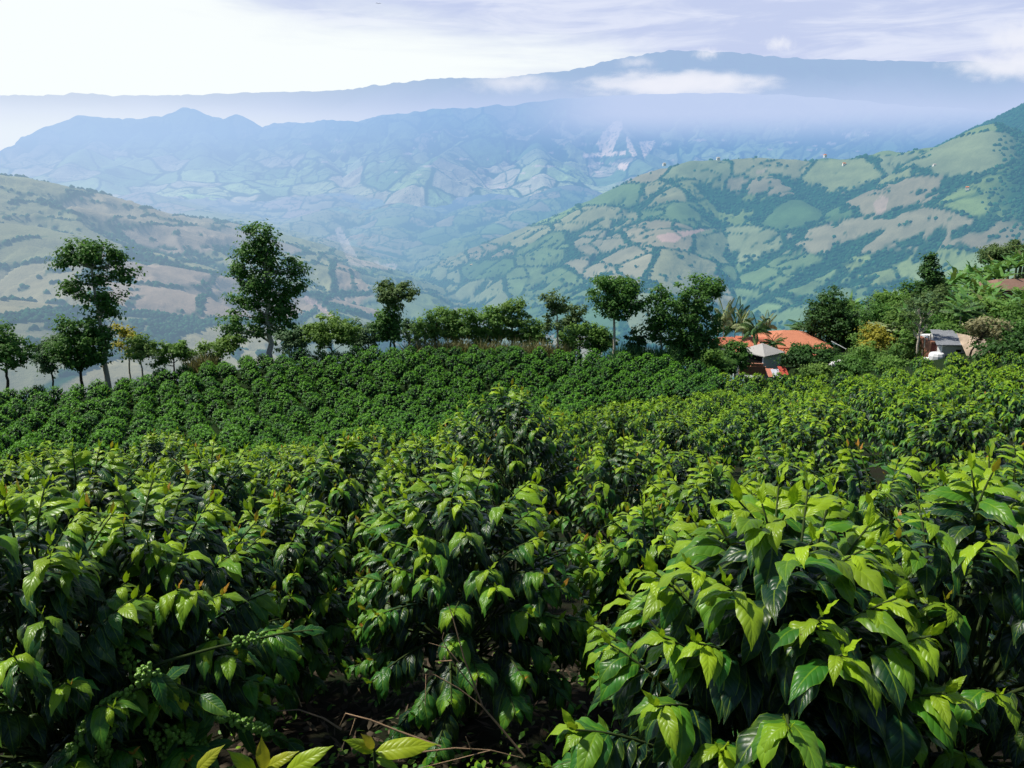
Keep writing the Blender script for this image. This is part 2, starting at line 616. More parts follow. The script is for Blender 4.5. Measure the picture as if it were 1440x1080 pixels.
def fields(x, y, zc, cell, seed, wet=0.0, hedge=0.075):
    """albedo and wood cover of a patchwork of fields; zc = hollowness (positive in gullies)"""
    wx = x + cell * 0.13 * fbm(x / cell * 0.8, y / cell * 0.8, 3, seed + 1)
    wy = y + cell * 0.13 * fbm(x / cell * 0.8 + 40, y / cell * 0.8, 3, seed + 2)
    f1, f2, cid = voronoi(wx / cell, wy / cell, seed)
    edge = f2 - f1
    g1, g2, cid2 = voronoi(wx / cell * 0.42 + 7, wy / cell * 0.42, seed + 3)
    i = (cid * 9.999).astype(int)
    col = PAL[i]
    big = fbm(x / (cell * 5), y / (cell * 5), 3, seed + 6)
    col = col * (1 + 0.5 * big)[:, None]
    mot = fbm(x / (cell * 0.35), y / (cell * 0.35), 4, seed + 7)
    col = col * (1 + 0.32 * mot)[:, None]
    hw = hedge * (0.7 + 0.8 * hsh(np.floor(cid * 997), np.floor(cid2 * 991), seed)) * (1 + 0.5 * mot)
    hd = 1 - sstep(hw * 0.6, hw * 1.25, edge)
    gaps = sstep(-0.48, -0.36, fbm(x / (cell * 0.8), y / (cell * 0.8), 2, seed + 12))
    hd = hd * gaps
    s1, s2, cid3 = voronoi(wx / cell * 1.9 + 3.3, wy / cell * 1.9 + 1.7, seed + 31)
    sub = (hsh(np.floor(cid * 991), np.floor(cid * 131), seed + 4) > 0.35)
    hd = np.maximum(hd, sub * 0.85 * (1 - sstep(0.045, 0.10, s2 - s1)) * sstep(-0.35, -0.2, fbm(x / cell, y / cell, 2, seed + 14)))
    col = col * (1 + np.where(sub, 0.25, 0.0) * (cid3 - 0.5))[:, None]
    fo = fbm(x / (cell * 1.6), y / (cell * 1.6), 5, seed + 8)
    fst = sstep(0.27, 0.38, fo + wet + zc)
    bushes = sstep(0.46, 0.56, gnoise(x / 13.0, y / 13.0, seed + 20) * sstep(-0.1, 0.3, fbm(x / (cell * 0.9), y / (cell * 0.9), 2, seed + 21)) * 1.25)
    wood = np.clip(np.maximum(hd, np.maximum(fst, bushes * 0.8)), 0, 1)
    dark = FOREST * (1 + 0.5 * gnoise(x / 9, y / 9, seed + 9))[:, None]
    col = col * (1 - wood)[:, None] + dark * wood[:, None]
    return np.clip(col, 0.004, 0.8), wood


def az_of(px):
    v = ray(px, 260)
    return math.atan2(v[0], v[1])


def polar(px0, px1, r0, r1, NA, NR):
    a = np.linspace(az_of(px0), az_of(px1), NA)
    r = r0 * (r1 / r0) ** np.linspace(0, 1, NR)
    A, RR = np.meshgrid(a, r)
    return np.stack([RR * np.sin(A), RR * np.cos(A)], -1).reshape(-1, 2), RR.ravel()


def hollow(Z, NA, NR, k):
    """how far a vertex lies below the mean of its surroundings"""
    z = Z.reshape(NR, NA)
    c = np.pad(z, k, mode='edge')
    S = np.cumsum(np.cumsum(np.pad(c, ((1, 0), (1, 0))), 0), 1)
    n = 2 * k + 1
    m = (S[n:, n:] - S[:-n, n:] - S[n:, :-n] + S[:-n, :-n]) / (n * n)
    return (m - z).ravel()


def paint(P, col, wood, poly, c, soft=0.9):
    px, py, f = project(P)
    poly = np.array(poly, float)
    ins = np.zeros(len(P), bool)
    j = len(poly) - 1
    for i in range(len(poly)):
        xi, yi = poly[i]
        xj, yj = poly[j]
        cond = ((yi > py) != (yj > py)) & (px < (xj - xi) * (py - yi) / (yj - yi + 1e-9) + xi)
        ins ^= cond
        j = i
    k = soft * (0.62 + 0.38 * np.sign(gnoise(P[:, 0] / 23, P[:, 1] / 23, 77) + 0.3))
    kk = np.where(ins, k, 0)[:, None]
    col[:] = col * (1 - kk) + np.array(c) * kk
    if wood is not None:
        wood[ins] = 0


# --- the hills on both sides of the gorge
NA, NR = 1150, 520
P2, RR = polar(-90, 1530, 330, 5000, NA, NR)
R1 = rpts((500, 430, 2750), (560, 395, 2650), (620, 368, 2500), (700, 336, 2400), (800, 297, 2250), (880, 262, 2100), (920, 241, 2050), (975, 227, 2000), (1060, 223, 1950),
          (1130, 225, 1920), (1200, 222, 1900), (1260, 216, 1850), (1330, 206, 1800), (1370, 200, 1750), (1400, 196, 1700), (1440, 192, 1650), (1560, 180, 1600))
R0 = rpts((1290, 240, 2700), (1340, 214, 2650), (1372, 190, 2600), (1400, 172, 2550), (1440, 150, 2500), (1500, 125, 2450), (1600, 90, 2400))
LR = rpts((-200, 215, 1500), (-60, 238, 1550), (0, 249, 1600), (60, 260, 1650), (120, 277, 1720), (200, 297, 1820), (290, 308, 1980), (380, 330, 2150), (450, 372, 2250), (490, 430, 2300))
ridges = [
    (subdiv(R0, 40, 12, 77), 0.60, 18),
    (subdiv(R1, 90, 7, 1), 0.62, 30), (subdiv(LR, 50, 7, 2), 0.40, 60),
    (subdiv(rpts((975, 229, 2000), (958, 280, 1780), (935, 340, 1500), (905, 420, 1270), (880, 520, 1080), (860, 640, 800)), 26, 5, 3), 0.64, 35),
    (subdiv(rpts((1060, 226, 1950), (1110, 270, 1760), (1170, 322, 1560), (1235, 372, 1400), (1275, 430, 1260), (1300, 520, 1050)), 26, 6, 4), 0.64, 22),
    (subdiv(rpts((1250, 212, 1860), (1262, 255, 1700), (1310, 305, 1480), (1372, 365, 1300), (1430, 430, 1150)), 24, 6, 5), 0.64, 24),
    (subdiv(rpts((1400, 173, 1700), (1420, 240, 1480), (1475, 330, 1280), (1540, 430, 1100)), 20, 6, 6), 0.64, 26),
    (subdiv(rpts((800, 297, 2250), (765, 345, 1950), (735, 405, 1680), (715, 480, 1400), (700, 600, 1000)), 22, 6, 7), 0.64, 32),
    (subdiv(rpts((880, 262, 2100), (862, 310, 1850), (830, 365, 1630), (800, 430, 1430), (770, 540, 1150)), 22, 6, 8), 0.64, 28),
    (subdiv(rpts((640, 360, 2480), (615, 405, 2150), (585, 455, 1850), (560, 540, 1400)), 18, 6, 9), 0.64, 30),
    (subdiv(rpts((60, 260, 1650), (130, 320, 1450), (230, 372, 1300), (330, 425, 1150), (420, 500, 1000)), 22, 6, 13), 0.34, 50),
    (subdiv(rpts((-60, 300, 1250), (30, 345, 1120), (130, 410, 950), (250, 500, 800), (330, 600, 650)), 20, 6, 14), 0.34, 45),
    (subdiv(rpts((200, 297, 1820), (290, 345, 1620), (390, 402, 1450), (440, 470, 1300)), 18, 6, 15), 0.36, 40),
    (subdiv(rpts((-80, 420, 800), (0, 455, 720), (120, 560, 600)), 12, 4, 16), 0.36, 40),
    (subdiv(rpts((330, 300, 3900), (400, 330, 3300), (440, 352, 2950), (480, 392, 2700)), 20, 8, 17), 0.32, 60),
    (subdiv(rpts((560, 285, 4200), (545, 320, 3600), (540, 350, 3200), (520, 390, 2900)), 20, 8, 18), 0.34, 60),
    (subdiv(rpts((480, 290, 4300), (430, 310, 3900), (380, 322, 3500)), 14, 8, 19), 0.3, 70),
    (subdiv(rpts((700, 280, 4300), (640, 310, 3800), (600, 338, 3400), (575, 370, 3000)), 18, 8, 20), 0.33, 60),
    (subdiv(rpts((800, 260, 4600), (760, 285, 4100), (700, 320, 3500), (660, 338, 3100)), 18, 8, 21), 0.35, 60),
    (subdiv(rpts((200, 270, 4600), (250, 290, 4000), (300, 303, 3400), (340, 315, 2900)), 18, 8, 22), 0.3, 60),
]
px_, py_ = P2[:, 0], P2[:, 1]
floor = np.interp(RR, [330, 700, 1500, 3000, 4300, 5000], [-215, -345, -450, -470, -330, -230])
floor = floor + 55 * fbm(px_ / 420, py_ / 420, 4, 5) * sstep(400, 2600, RR)
zr, dd = ridge_max(P2, ridges)
er = ridged(px_ / 210 + 0.25 * fbm(px_ / 160, py_ / 160, 2, 8), py_ / 210, 4, 41) - 0.62
zr = zr + np.where(px_ / py_ > -0.1, 46, 52) * np.minimum(er, 0.06) * sstep(12, 150, dd)
zz = np.maximum(zr, floor) + 9 * np.exp(-np.abs(zr - floor) / 14)
zz = zz + 3.5 * fbm(px_ / 60, py_ / 60, 4, 61)
P3 = np.concatenate([P2, zz[:, None]], 1)
hol = hollow(zz, NA, NR, 9)
az = px_ / py_
left = az < (500 - 720) / 1160.0
yc_ = 1.75 * zz + 0.38 * py_
c1, w1 = fields(px_, yc_, np.clip(hol / 9.0, -0.40, 0.60), 125, 101, np.where(RR > 2500, -0.12, -0.05 + 0.13 * sstep(0.26, 0.40, px_ / py_)), 0.060)
c2, w2 = fields(px_ * 0.9 + 0.2 * py_, yc_, np.clip(hol / 14.0, -0.3, 0.5), 170, 202, -0.06, 0.062)
c2 = (c2 + (1 - w2[:, None]) * 0.28 * (np.array([0.34, 0.275, 0.20]) - c2)) * np.array([1.08, 0.95, 1.0])
c1 = c1 * np.array([0.90, 0.84, 0.78])
lb = sstep(-0.05, 0.03, (500 - 720) / 1160.0 - az + 0.09 * fbm(px_ / 260, py_ / 260, 4, 91))
lb = sstep(0.42, 0.58, lb)
col = c1 * (1 - lb)[:, None] + c2 * lb[:, None]
wood = np.where(lb > 0.5, w2, w1)
# steep wooded upper right shoulder
sh = np.maximum(sstep(0.57, 0.63, az + 0.05 * fbm(px_ / 200, py_ / 200, 3, 4)) * sstep(-130, -60, zz), sstep(0.48, 0.52, az) * sstep(2050, 2200, RR))
col = col * (1 - sh)[:, None] + FOREST * sh[:, None]
paint(P3, col, wood, [(922, 332), (942, 327), (965, 325), (990, 321), (997, 323), (975, 329), (958, 334), (950, 341), (930, 340)], (0.52, 0.33, 0.27))
paint(P3, col, wood, [(1228, 285), (1238, 274), (1250, 280), (1244, 300), (1234, 306)], (0.42, 0.30, 0.24), 0.7)
paint(P3, col, wood, [(960, 405), (985, 390), (998, 408), (990, 425), (965, 425)], (0.34, 0.27, 0.2), 0.6)
paint(P3, col, wood, [(1060, 240), (1080, 236), (1070, 246)], (0.4, 0.3, 0.22), 0.7)
paint(P3, col, wood, [(430, 415), (455, 432), (472, 447), (466, 447), (425, 420)], (0.5, 0.34, 0.28))
paint(P3, col, wood, [(470, 322), (478, 318), (505, 365), (560, 372), (555, 380), (492, 374)], (0.52, 0.40, 0.32), 0.8)
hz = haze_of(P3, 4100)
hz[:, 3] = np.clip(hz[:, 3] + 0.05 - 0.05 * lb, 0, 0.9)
M_hill = mat_terrain('patchwork_fields', 0.012, 0.06, 3.0, 0.22)
F = sheet(NA, NR)
fl = left[F[:, 0]]
ff = RR[F[:, 0]] > 2600
for nm, sel in (('hill', fl & ~ff), ('hill', ~fl & ~ff), ('valley', ff)):
    fs = F[sel]
    used, inv = np.unique(fs, return_inverse=True)
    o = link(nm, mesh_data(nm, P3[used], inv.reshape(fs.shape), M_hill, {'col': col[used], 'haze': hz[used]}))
    tag(o, kind='structure')

# woods and hedgerow trees on the hills: a mass nobody could count
ico = np.array([[0, 0, 1], *[[math.cos(a) * 0.9, math.sin(a) * 0.9, 0.42] for a in np.arange(5) * 2 * PI / 5], *[[math.cos(a + 0.63), math.sin(a + 0.63), -0.3] for a in np.arange(5) * 2 * PI / 5]])
icf = [[0, 1 + k, 1 + (k + 1) % 5] for k in range(5)] + [[1 + k, 6 + k, 1 + (k + 1) % 5] for k in range(5)] + [[1 + (k + 1) % 5, 6 + k, 6 + (k + 1) % 5] for k in range(5)]
icf = np.array(icf)
ok = np.nonzero((RR < 3000) & (RR > 620) & (rng.random(len(RR)) < np.clip(wood, 0, 1) ** 2 * 0.30 + sh * 0.3))[0]
if len(ok) > 44000:
    ok = rng.choice(ok, 44000, replace=False)
sz = rng.uniform(1.5, 3.8, len(ok)) * (0.75 + 0.3 * RR[ok] / 1800)
V = ico[None] * (sz[:, None, None] * rng.uniform(0.75, 1.2, (len(ok), len(ico), 1))) * np.array([1, 1, 1.1])
V = V + P3[ok][:, None] + np.array([0, 0, 1.0])
fc = (icf[None] + (np.arange(len(ok)) * len(ico))[:, None, None]).reshape(-1, 3)
bc = np.repeat(FOREST[None] * rng.uniform(0.7, 2.0, (len(ok), 1)) * np.stack([rng.uniform(0.8, 1.6, len(ok)), np.ones(len(ok)), np.ones(len(ok))], 1), len(ico), 0)
o = link('hedgerow_woods', mesh_data('hedgerow_woods', V.reshape(-1, 3), fc, M_hill, {'col': bc, 'haze': np.repeat(hz[ok], len(ico), 0)}))
tag(o, kind='stuff')

# --- the blue range behind the gorge
NA, NR = 1000, 330
P2, RR = polar(-90, 1530, 4550, 9200, NA, NR)
px_, py_ = P2[:, 0], P2[:, 1]
crest = [(-160, 225), (0, 216), (60, 182), (110, 163), (160, 166), (200, 167), (235, 162), (248, 157), (260, 151), (272, 156), (290, 162), (315, 169), (325, 164), (335, 161), (348, 169), (366, 181), (385, 174),
         (410, 171), (436, 173), (460, 168), (500, 171), (540, 161), (570, 159), (600, 155), (650, 152), (720, 147), (800, 138), (900, 133), (1000, 131), (1100, 133), (1200, 141), (1300, 150), (1440, 160), (1600, 170)]
C = rpts(*[(a, b, 6600 + 350 * math.sin(a / 130.0)) for a, b in crest])
rid = [(subdiv(C, 240, 22, 31), 0.62, 18)]
rs = np.random.default_rng(5)
Cs = subdiv(C, 240, 0, 0)
for k in range(4, 236, 7):
    p = Cs[k]
    L = rs.uniform(1100, 2000)
    dirn = np.array([rs.normal(0, 0.35) - p[0] / 12000, -1.0])
    dirn /= np.linalg.norm(dirn)
    n = 12
    pts = []
    hx = rs.uniform(-1, 1)
    for i in range(n):
        f = i / (n - 1)
        off = np.array([dirn[1], -dirn[0]]) * 150 * math.sin(f * 4 + hx * 3) * f
        q = p[:2] + dirn * L * f + off
        zf = p[2] - (p[2] + 330) * (f ** 0.8) * 0.92 - (30 if i == 0 else 0) + 26 * math.sin(f * 9 + hx * 5) * min(1, f * 4)
        pts.append((q[0], q[1], zf))
    rid.append((np.array(pts), 0.60, 22))
floor = np.interp(RR, [4550, 4950, 5400, 6200, 7000, 9200], [-520, -250, -180, -60, -80, -200]) + 70 * fbm(px_ / 520, py_ / 520, 4, 15)
zr, dd = ridge_max(P2, rid)
er = ridged(px_ / 420 + 0.3 * fbm(px_ / 300, py_ / 300, 2, 18), py_ / 420, 5, 51) - 0.62
zr = zr + 120 * er * sstep(20, 330, dd)
zz = np.maximum(zr, floor) + 25 * np.exp(-np.abs(zr - floor) / 40) + 12 * fbm(px_ / 170, py_ / 170, 4, 16)
P3 = np.concatenate([P2, zz[:, None]], 1)
hol = hollow(zz, NA, NR, 8)
low = sstep(120, -180, zz)
col, wood = fields(px_, py_, np.clip(hol / 50, -0.3, 0.5), 235, 303, -0.16 + 0.34 * (1 - low), 0.08)
col = col * (1.1 + 0.6 * low)[:, None] * np.array([0.98, 1.0, 1.0])
for poly in ([(862, 172), (874, 168), (876, 180), (866, 200), (860, 216), (850, 218), (838, 204), (848, 186)], [(880, 190), (886, 196), (896, 218), (890, 221), (882, 208)],
             [(899, 199), (922, 198), (916, 210), (906, 223)], [(818, 216), (880, 212), (880, 218), (820, 221)], [(868, 230), (885, 228), (880, 240), (870, 238)]):
    paint(P3, col, wood, poly, (1.0, 0.74, 0.52), 1.0)
for k in range(60):   # pale clearings and hamlets
    cx, cy = rs.uniform(420, 1260), rs.uniform(180, 270)
    s = rs.uniform(1.5, 5)
    paint(P3, col, wood, [(cx - 2.4 * s, cy), (cx, cy - s * 0.5), (cx + 2.2 * s, cy - 0.3), (cx, cy + s * 0.4)], (0.85, 0.62, 0.52), 0.55)
hz = haze_of(P3, 3900)
hz[:, 3] = np.clip(hz[:, 3] - 0.06 + 0.16 * sstep(-200, 300, zz) + 0.03 * sstep(0.0, 0.6, px_ / py_), 0, 0.95)
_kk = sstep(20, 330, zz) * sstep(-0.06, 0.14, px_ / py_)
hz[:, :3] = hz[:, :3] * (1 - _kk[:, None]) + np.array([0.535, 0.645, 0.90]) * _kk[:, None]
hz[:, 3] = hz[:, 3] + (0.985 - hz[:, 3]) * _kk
M_mtn = mat_terrain('blue_range', 0.004, 0.016, 14.0, 0.25)
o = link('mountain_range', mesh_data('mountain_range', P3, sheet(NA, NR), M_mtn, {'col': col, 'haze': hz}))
tag(o, kind='structure')

# --- the farthest range
NA, NR = 800, 150
P2, RR = polar(-90, 1530, 9600, 17500, NA, NR)
px_, py_ = P2[:, 0], P2[:, 1]
crest = [(-160, 130), (0, 134), (60, 134), (120, 131), (160, 134), (240, 134), (300, 132), (400, 129), (480, 127), (520, 121), (560, 116), (610, 111), (640, 109), (700, 110), (750, 104), (800, 99),
         (840, 91), (860, 84), (900, 78), (925, 73), (950, 71), (990, 72), (1050, 75), (1080, 79), (1120, 82), (1200, 84), (1260, 86), (1340, 86), (1440, 90), (1600, 92)]
C = rpts(*[(a, b, 13500 + 500 * math.sin(a / 170.0)) for a, b in crest])
rid = [(subdiv(C, 300, 40, 71), 0.55, 30)]
Cs = subdiv(C, 240, 0, 0)
for k in range(3, 238, 8):
    p = Cs[k]
    L = rs.uniform(2200, 3600)
    dx = rs.normal(0, 0.4)
    f = np.linspace(0, 1, 9)
    rid.append((np.stack([p[0] + dx * L * f, p[1] - L * f, p[2] - 40 - (p[2] + 200) * f ** 0.85], 1), 0.5, 40))
zr, dd = ridge_max(P2, rid)
zz = np.maximum(zr + 320 * (ridged(px_ / 900, py_ / 900, 5, 55) - 0.6) * sstep(30, 600, dd), -250 + 100 * fbm(px_ / 900, py_ / 900, 3, 2))
P3 = np.concatenate([P2, zz[:, None]], 1)
hz = haze_of(P3, 4200)
hz[:, 3] = np.clip(hz[:, 3], 0, 0.90)
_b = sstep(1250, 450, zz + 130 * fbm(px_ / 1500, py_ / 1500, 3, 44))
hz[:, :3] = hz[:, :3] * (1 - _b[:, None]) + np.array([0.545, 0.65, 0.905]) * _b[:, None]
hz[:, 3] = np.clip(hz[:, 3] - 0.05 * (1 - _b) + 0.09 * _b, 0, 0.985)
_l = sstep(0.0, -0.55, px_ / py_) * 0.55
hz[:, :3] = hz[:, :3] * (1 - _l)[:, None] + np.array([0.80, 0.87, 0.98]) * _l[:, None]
fog = sstep(900, 250, zz) * sstep(0.1, -0.5, px_ / py_) * 0.75  # low mist painted into the haze colour
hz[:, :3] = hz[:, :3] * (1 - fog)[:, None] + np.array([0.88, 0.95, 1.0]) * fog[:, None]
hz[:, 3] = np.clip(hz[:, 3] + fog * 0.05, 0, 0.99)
col = np.tile(FOREST * 1.2, (len(P3), 1)) * (1 + 0.4 * fbm(px_ / 600, py_ / 600, 4, 8))[:, None]
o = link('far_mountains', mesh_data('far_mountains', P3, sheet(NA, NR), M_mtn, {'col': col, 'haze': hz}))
tag(o, kind='structure')

# a floor under everything out to the horizon
a = np.linspace(0, 2 * PI, 97)[:-1]
V = [(0, 0, -700.0)] + [(48000 * math.cos(t), 48000 * math.sin(t), -700.0) for t in a]
Ff = [[0, 1 + k, 1 + (k + 1) % 96] for k in range(96)]
Vn = np.array(V)
o = link('terrain', mesh_data('terrain', Vn, np.array(Ff), M_mtn, {'col': np.tile(FOREST * 3, (97, 1)), 'haze': np.tile(np.array([0.45, 0.58, 0.85, 0.6]), (97, 1))}))
tag(o, kind='structure')


# ------------------------------------------------------------------ clouds
def mat_cloud(name, dens, seed, col=(0.86, 0.88, 0.97)):
    m = NT(name)
    tc = m.n('ShaderNodeTexCoord').outputs['Object']
    ln = m.n('ShaderNodeVectorMath', operation='LENGTH')
    m.set(ln.inputs[0], tc)
    mp_ = m.n('ShaderNodeMapping', {'Vector': tc, 'Location': (seed, seed * 2, 0), 'Scale': (2.6, 2.6, 1.0)})
    nz_ = m.noise(1.5, 7, 0.62, mp_.outputs[0], 0.4)
    v = m.math('SUBTRACT', m.math('ADD', m.math('MULTIPLY', nz_, 2.3), -0.28), ln.outputs['Value'])
    v = m.math('MULTIPLY', m.math('POWER', m.math('MAXIMUM', v, 0.0), 1.6), dens)
    ab = m.n('ShaderNodeVolumeAbsorption', {'Color': (0, 0, 0, 1), 'Density': v})
    em = m.n('ShaderNodeEmission', {'Color': col, 'Strength': v})  # cloud white is emission put in for sunlight; nothing scatters
    ad = m.n('ShaderNodeAddShader')
    m.t.links.new(ab.outputs[0], ad.inputs[0])
    m.t.links.new(em.outputs[0], ad.inputs[1])
    m.t.links.new(ad.outputs[0], m.out.inputs['Volume'])
    return m.m


def uvsphere(nu=24, nv=12):
    V = [[math.sin(b) * math.cos(a_), math.sin(b) * math.sin(a_), math.cos(b)] for b in np.linspace(0, PI, nv + 1) for a_ in np.arange(nu) / nu * 2 * PI]
    F_ = [[i * nu + j, (i + 1) * nu + j, (i + 1) * nu + (j + 1) % nu, i * nu + (j + 1) % nu] for i in range(nv) for j in range(nu)]
    return np.array(V), np.array(F_)


SV, SF = uvsphere()
for i, (x0, x1, y0, y1, d, dn, lab) in enumerate([
        (800, 1105, 98, 140, 9300, 0.0060, 'long white cloud streak lying across the blue far mountain'),
        (640, 800, 98, 134, 9400, 0.0030, 'thin pale mist streak along the far ridge before the long cloud'),
        (1332, 1520, 72, 112, 9300, 0.0060, 'flat bright cloud at the edge of the picture beside the far mountain'),
        (1384, 1490, 30, 78, 9500, 0.0070, 'puffy white cloud above the flat cloud at the picture edge'),
        (1070, 1122, 50, 74, 15500, 0.0060, 'single small round cloud floating above the far mountain crest'),
        (970, 1018, 64, 86, 12600, 0.0060, 'small white wisp sitting on the far mountain crest'),
        (860, 930, 76, 100, 12600, 0.0030, 'faint wisp of mist on the rising shoulder of the far mountain')]):
    c = at((x0 + x1) / 2, (y0 + y1) / 2, d)
    s = d / FPX
    rx, rz = (x1 - x0) / 2 * s, (y1 - y0) / 2 * s
    o = link('cloud', mesh_data('cloud', SV, SF, mat_cloud('cloud_glow', dn * 2.6, 3.1 * i)), None, c)
    o.scale = (rx, rx * 0.45, rz)
    tag(o, lab, 'cloud')

# ------------------------------------------------------------------ leaves


def leaf_batch(O, D, N, L, W, bend, age, rnd_, brz, nt, ns, wav=0.1, seed=0):
    """curved leaf blades: returns verts, quads, tint, luv"""
    n = len(O)
    r_ = np.random.default_rng(seed)
    D = norm(D)
    N = norm(N - (N * D).sum(1, keepdims=True) * D)
    S = np.cross(D, N)
    t = np.linspace(0, 1, nt + 1)
    s = np.linspace(-1, 1, ns + 1)
    b = np.where(np.abs(bend) < 0.02, 0.02, bend)[:, None]
    ph = b * t[None]
    xx = L[:, None] * np.sin(ph) / b
    dz = L[:, None] * (1 - np.cos(ph)) / b
    cl = O[:, None] + D[:, None] * xx[..., None] - N[:, None] * dz[..., None]
    Nn = N[:, None] * np.cos(ph)[..., None] + D[:, None] * np.sin(ph)[..., None]
    prof = np.clip(np.sin(PI * np.clip(t, 0, 1) ** 0.82), 0, 1) ** 0.8 * (1 - 0.25 * t)
    prof = prof * (1 - 0.55 * sstep(0.72, 0.96, t)) if nt > 2 else prof
    prof[0] = 0.06
    prof[-1] = 0.02
    if nt <= 2:
        prof[1:-1] = 0.92
    wd = W[:, None] / 2 * prof[None]
    p1 = r_.uniform(0, 6.28, (n, 1, 1))
    side = np.sign(s)[None, None]
    sa = np.abs(s)[None, None]
    h = wd[..., None] * (0.42 * sa - 0.50 * sa * sa)
    if nt > 2:
        h = h + 1.5 * wav * W[:, None, None] * np.sin(t[None, :, None] * 15 + p1 + side * 1.3) * sa ** 2 * (prof[None, :, None])
    else:
        h = wd[..., None] * 0.35 * sa
    V = cl[:, :, None] + S[:, None, None] * (wd[..., None] * s)[..., None] + Nn[:, :, None] * h[..., None]
    base = np.arange(n)[:, None] * ((nt + 1) * (ns + 1))
    F_ = sheet(ns + 1, nt + 1)
    F_ = (F_[None] + base[:, :, None]).reshape(-1, 4)
    m = (nt + 1) * (ns + 1)
    tint = np.repeat(np.stack([age, rnd_, brz, np.ones(n)], 1), m, 0)
    luv = np.tile(np.stack([np.repeat(t, ns + 1), np.tile((s + 1) / 2, nt + 1), np.zeros(m), np.ones(m)], 1), (n, 1))
    return V.reshape(-1, 3), F_, tint, luv


def bush_skeleton(seed, H, Rr, nstem=3, dh=0.07, node=0.055, L0=0.145, W0=0.06, youth=1.0, start=0.46, base_h=0.22, droop=0.35, bronze=0.12):
    """leaf frames and twigs of one coffee bush"""
    r = np.random.default_rng(seed)
    OO, DD, NN, LL, AA, BB, BE = [], [], [], [], [], [], []
    twigs = []
    cz0, vz = 0.44 * H, 0.54 * H
    stems = []
    for si in range(nstem):
        sa = si / max(nstem, 1) * 2 * PI + r.uniform(0, 1)
        h = np.linspace(0, 0.72 * H, 8)
        ln = r.uniform(0.10, 0.22) * Rr
        SP = np.stack([0.04 * math.cos(sa) + math.cos(sa) * ln * (h / H), 0.04 * math.sin(sa) + math.sin(sa) * ln * (h / H), h - 0.05], 1)
        stems.append(SP)
        twigs.append((SP, 0.013, 0.0030))
    nsh = int(4.9 / dh)
    lob = r.uniform(0, 6.28, 3)
    for q in range(nsh):
        # shoot ends spread over the outside of the dome, from its crown to its hanging skirt
        ct = 1 - (q + 0.5) / nsh * 1.42 + r.normal(0, 0.03)
        ct = min(1.0, max(-0.5, ct))
        stn = math.sqrt(max(0.0, 1 - ct * ct))
        ph = q * 2.39996 + r.normal(0, 0.22)
        rr = (1 + 0.10 * math.sin(2 * ph + lob[0]) + 0.07 * math.sin(3 * ph + lob[1])) * r.uniform(0.80, 1.06)
        E = np.array([Rr * stn * math.cos(ph) * rr, Rr * stn * math.sin(ph) * rr, max(0.12, cz0 + vz * ct * (0.92 + 0.13 * rr))])
        SP = stems[q % nstem]
        hb = np.clip(E[2] * (0.62 if ct > 0 else 0.95) - 0.04, 0.08, 0.70 * H)
        Bp = np.array([np.interp(hb, SP[:, 2], SP[:, k_]) for k_ in range(3)])
        Bp[2] = hb
        outv = norm(np.array([math.cos(ph), math.sin(ph), 0.0]))
        M = (Bp + E) / 2 + np.array([0, 0, (0.16 * Rr + 0.05) * (1 - 0.6 * max(ct, 0))]) - outv * 0.22 * Rr * max(ct, 0) ** 2
        Lb = np.linalg.norm(E - Bp)
        nn = max(4, int(Lb * (1 - start) / node) + 1)
        u = np.concatenate([[0.0], start + (1 - start) * np.linspace(0, 1, nn + 1) ** 0.72])
        pts = ((1 - u) ** 2)[:, None] * Bp + (2 * u * (1 - u))[:, None] * M + (u ** 2)[:, None] * E
        tg = norm((2 * (1 - u))[:, None] * (M - Bp) + (2 * u)[:, None] * (E - M) + np.array([0, 0, 1e-3]))
        twigs.append((pts, 0.0055, 0.0022))
        top_light = 0.24 + 0.98 * (0.5 + 0.5 * ct) ** 1.6  # upper shoots paler, skirt darker: dome light painted into the leaf tint
        for i in range(1, len(pts)):
            tip = len(pts) - 1 - i
            bd = norm(tg[i] + outv * 0.35 * stn)
            hor = norm(np.cross(bd, [0, 0, 1.0]) + 1e-4)
            upn = np.cross(hor, bd)
            if upn[2] < 0:
                upn = -upn
            yg = {0: 1.0, 1: 1.0, 2: 0.76, 3: 0.52}.get(tip, max(0.03, 0.30 - 0.05 * tip)) * top_light * youth
            if tip == 0:
                for sgn in (1, -1):
                    OO.append(pts[i]); DD.append(bd * 0.5 + hor * sgn * 0.25 + np.array([0, 0, 0.75])); NN.append(bd * -0.4 - hor * sgn * 0.8 + np.array([0, 0, 0.2]))
                    LL.append(L0 * r.uniform(0.22, 0.42)); AA.append(min(1, yg + 0.1)); BE.append(r.uniform(-0.2, 0.4)); BB.append(1.0 if r.random() < bronze else 0)
                continue
            for sgn in (1, -1):
                if r.random() < 0.05:
                    continue
                lift = r.uniform(0.0, 0.40) if tip < 4 else r.uniform(-0.45, 0.10)
                if ct < 0.1:
                    lift -= 0.25
                OO.append(pts[i])
                DD.append(bd * r.uniform(0.35, 0.9) + hor * sgn * r.uniform(0.45, 0.9) + outv * 0.25 * stn + np.array([0, 0, lift]))
                NN.append(upn * 0.4 + r.normal(0, 0.15, 3) + np.array([0, 0, 0.8]))
                LL.append(L0 * r.uniform(0.66, 1.15) * (0.60 if tip == 1 else 0.86 if tip == 2 else 1.0))
                AA.append(yg * r.uniform(0.7, 1.2))
                BE.append(r.uniform(1.15, 2.2) * (1 + 0.25 * droop))
                BB.append(0)
    L = np.array(LL)
    n = len(L)
    W = L * (W0 / L0) * r.uniform(0.85, 1.12, n)
    return (np.array(OO), np.array(DD), np.array(NN), L, W, np.array(BE), np.clip(np.array(AA), 0, 1), r.random(n), np.array(BB)), twigs


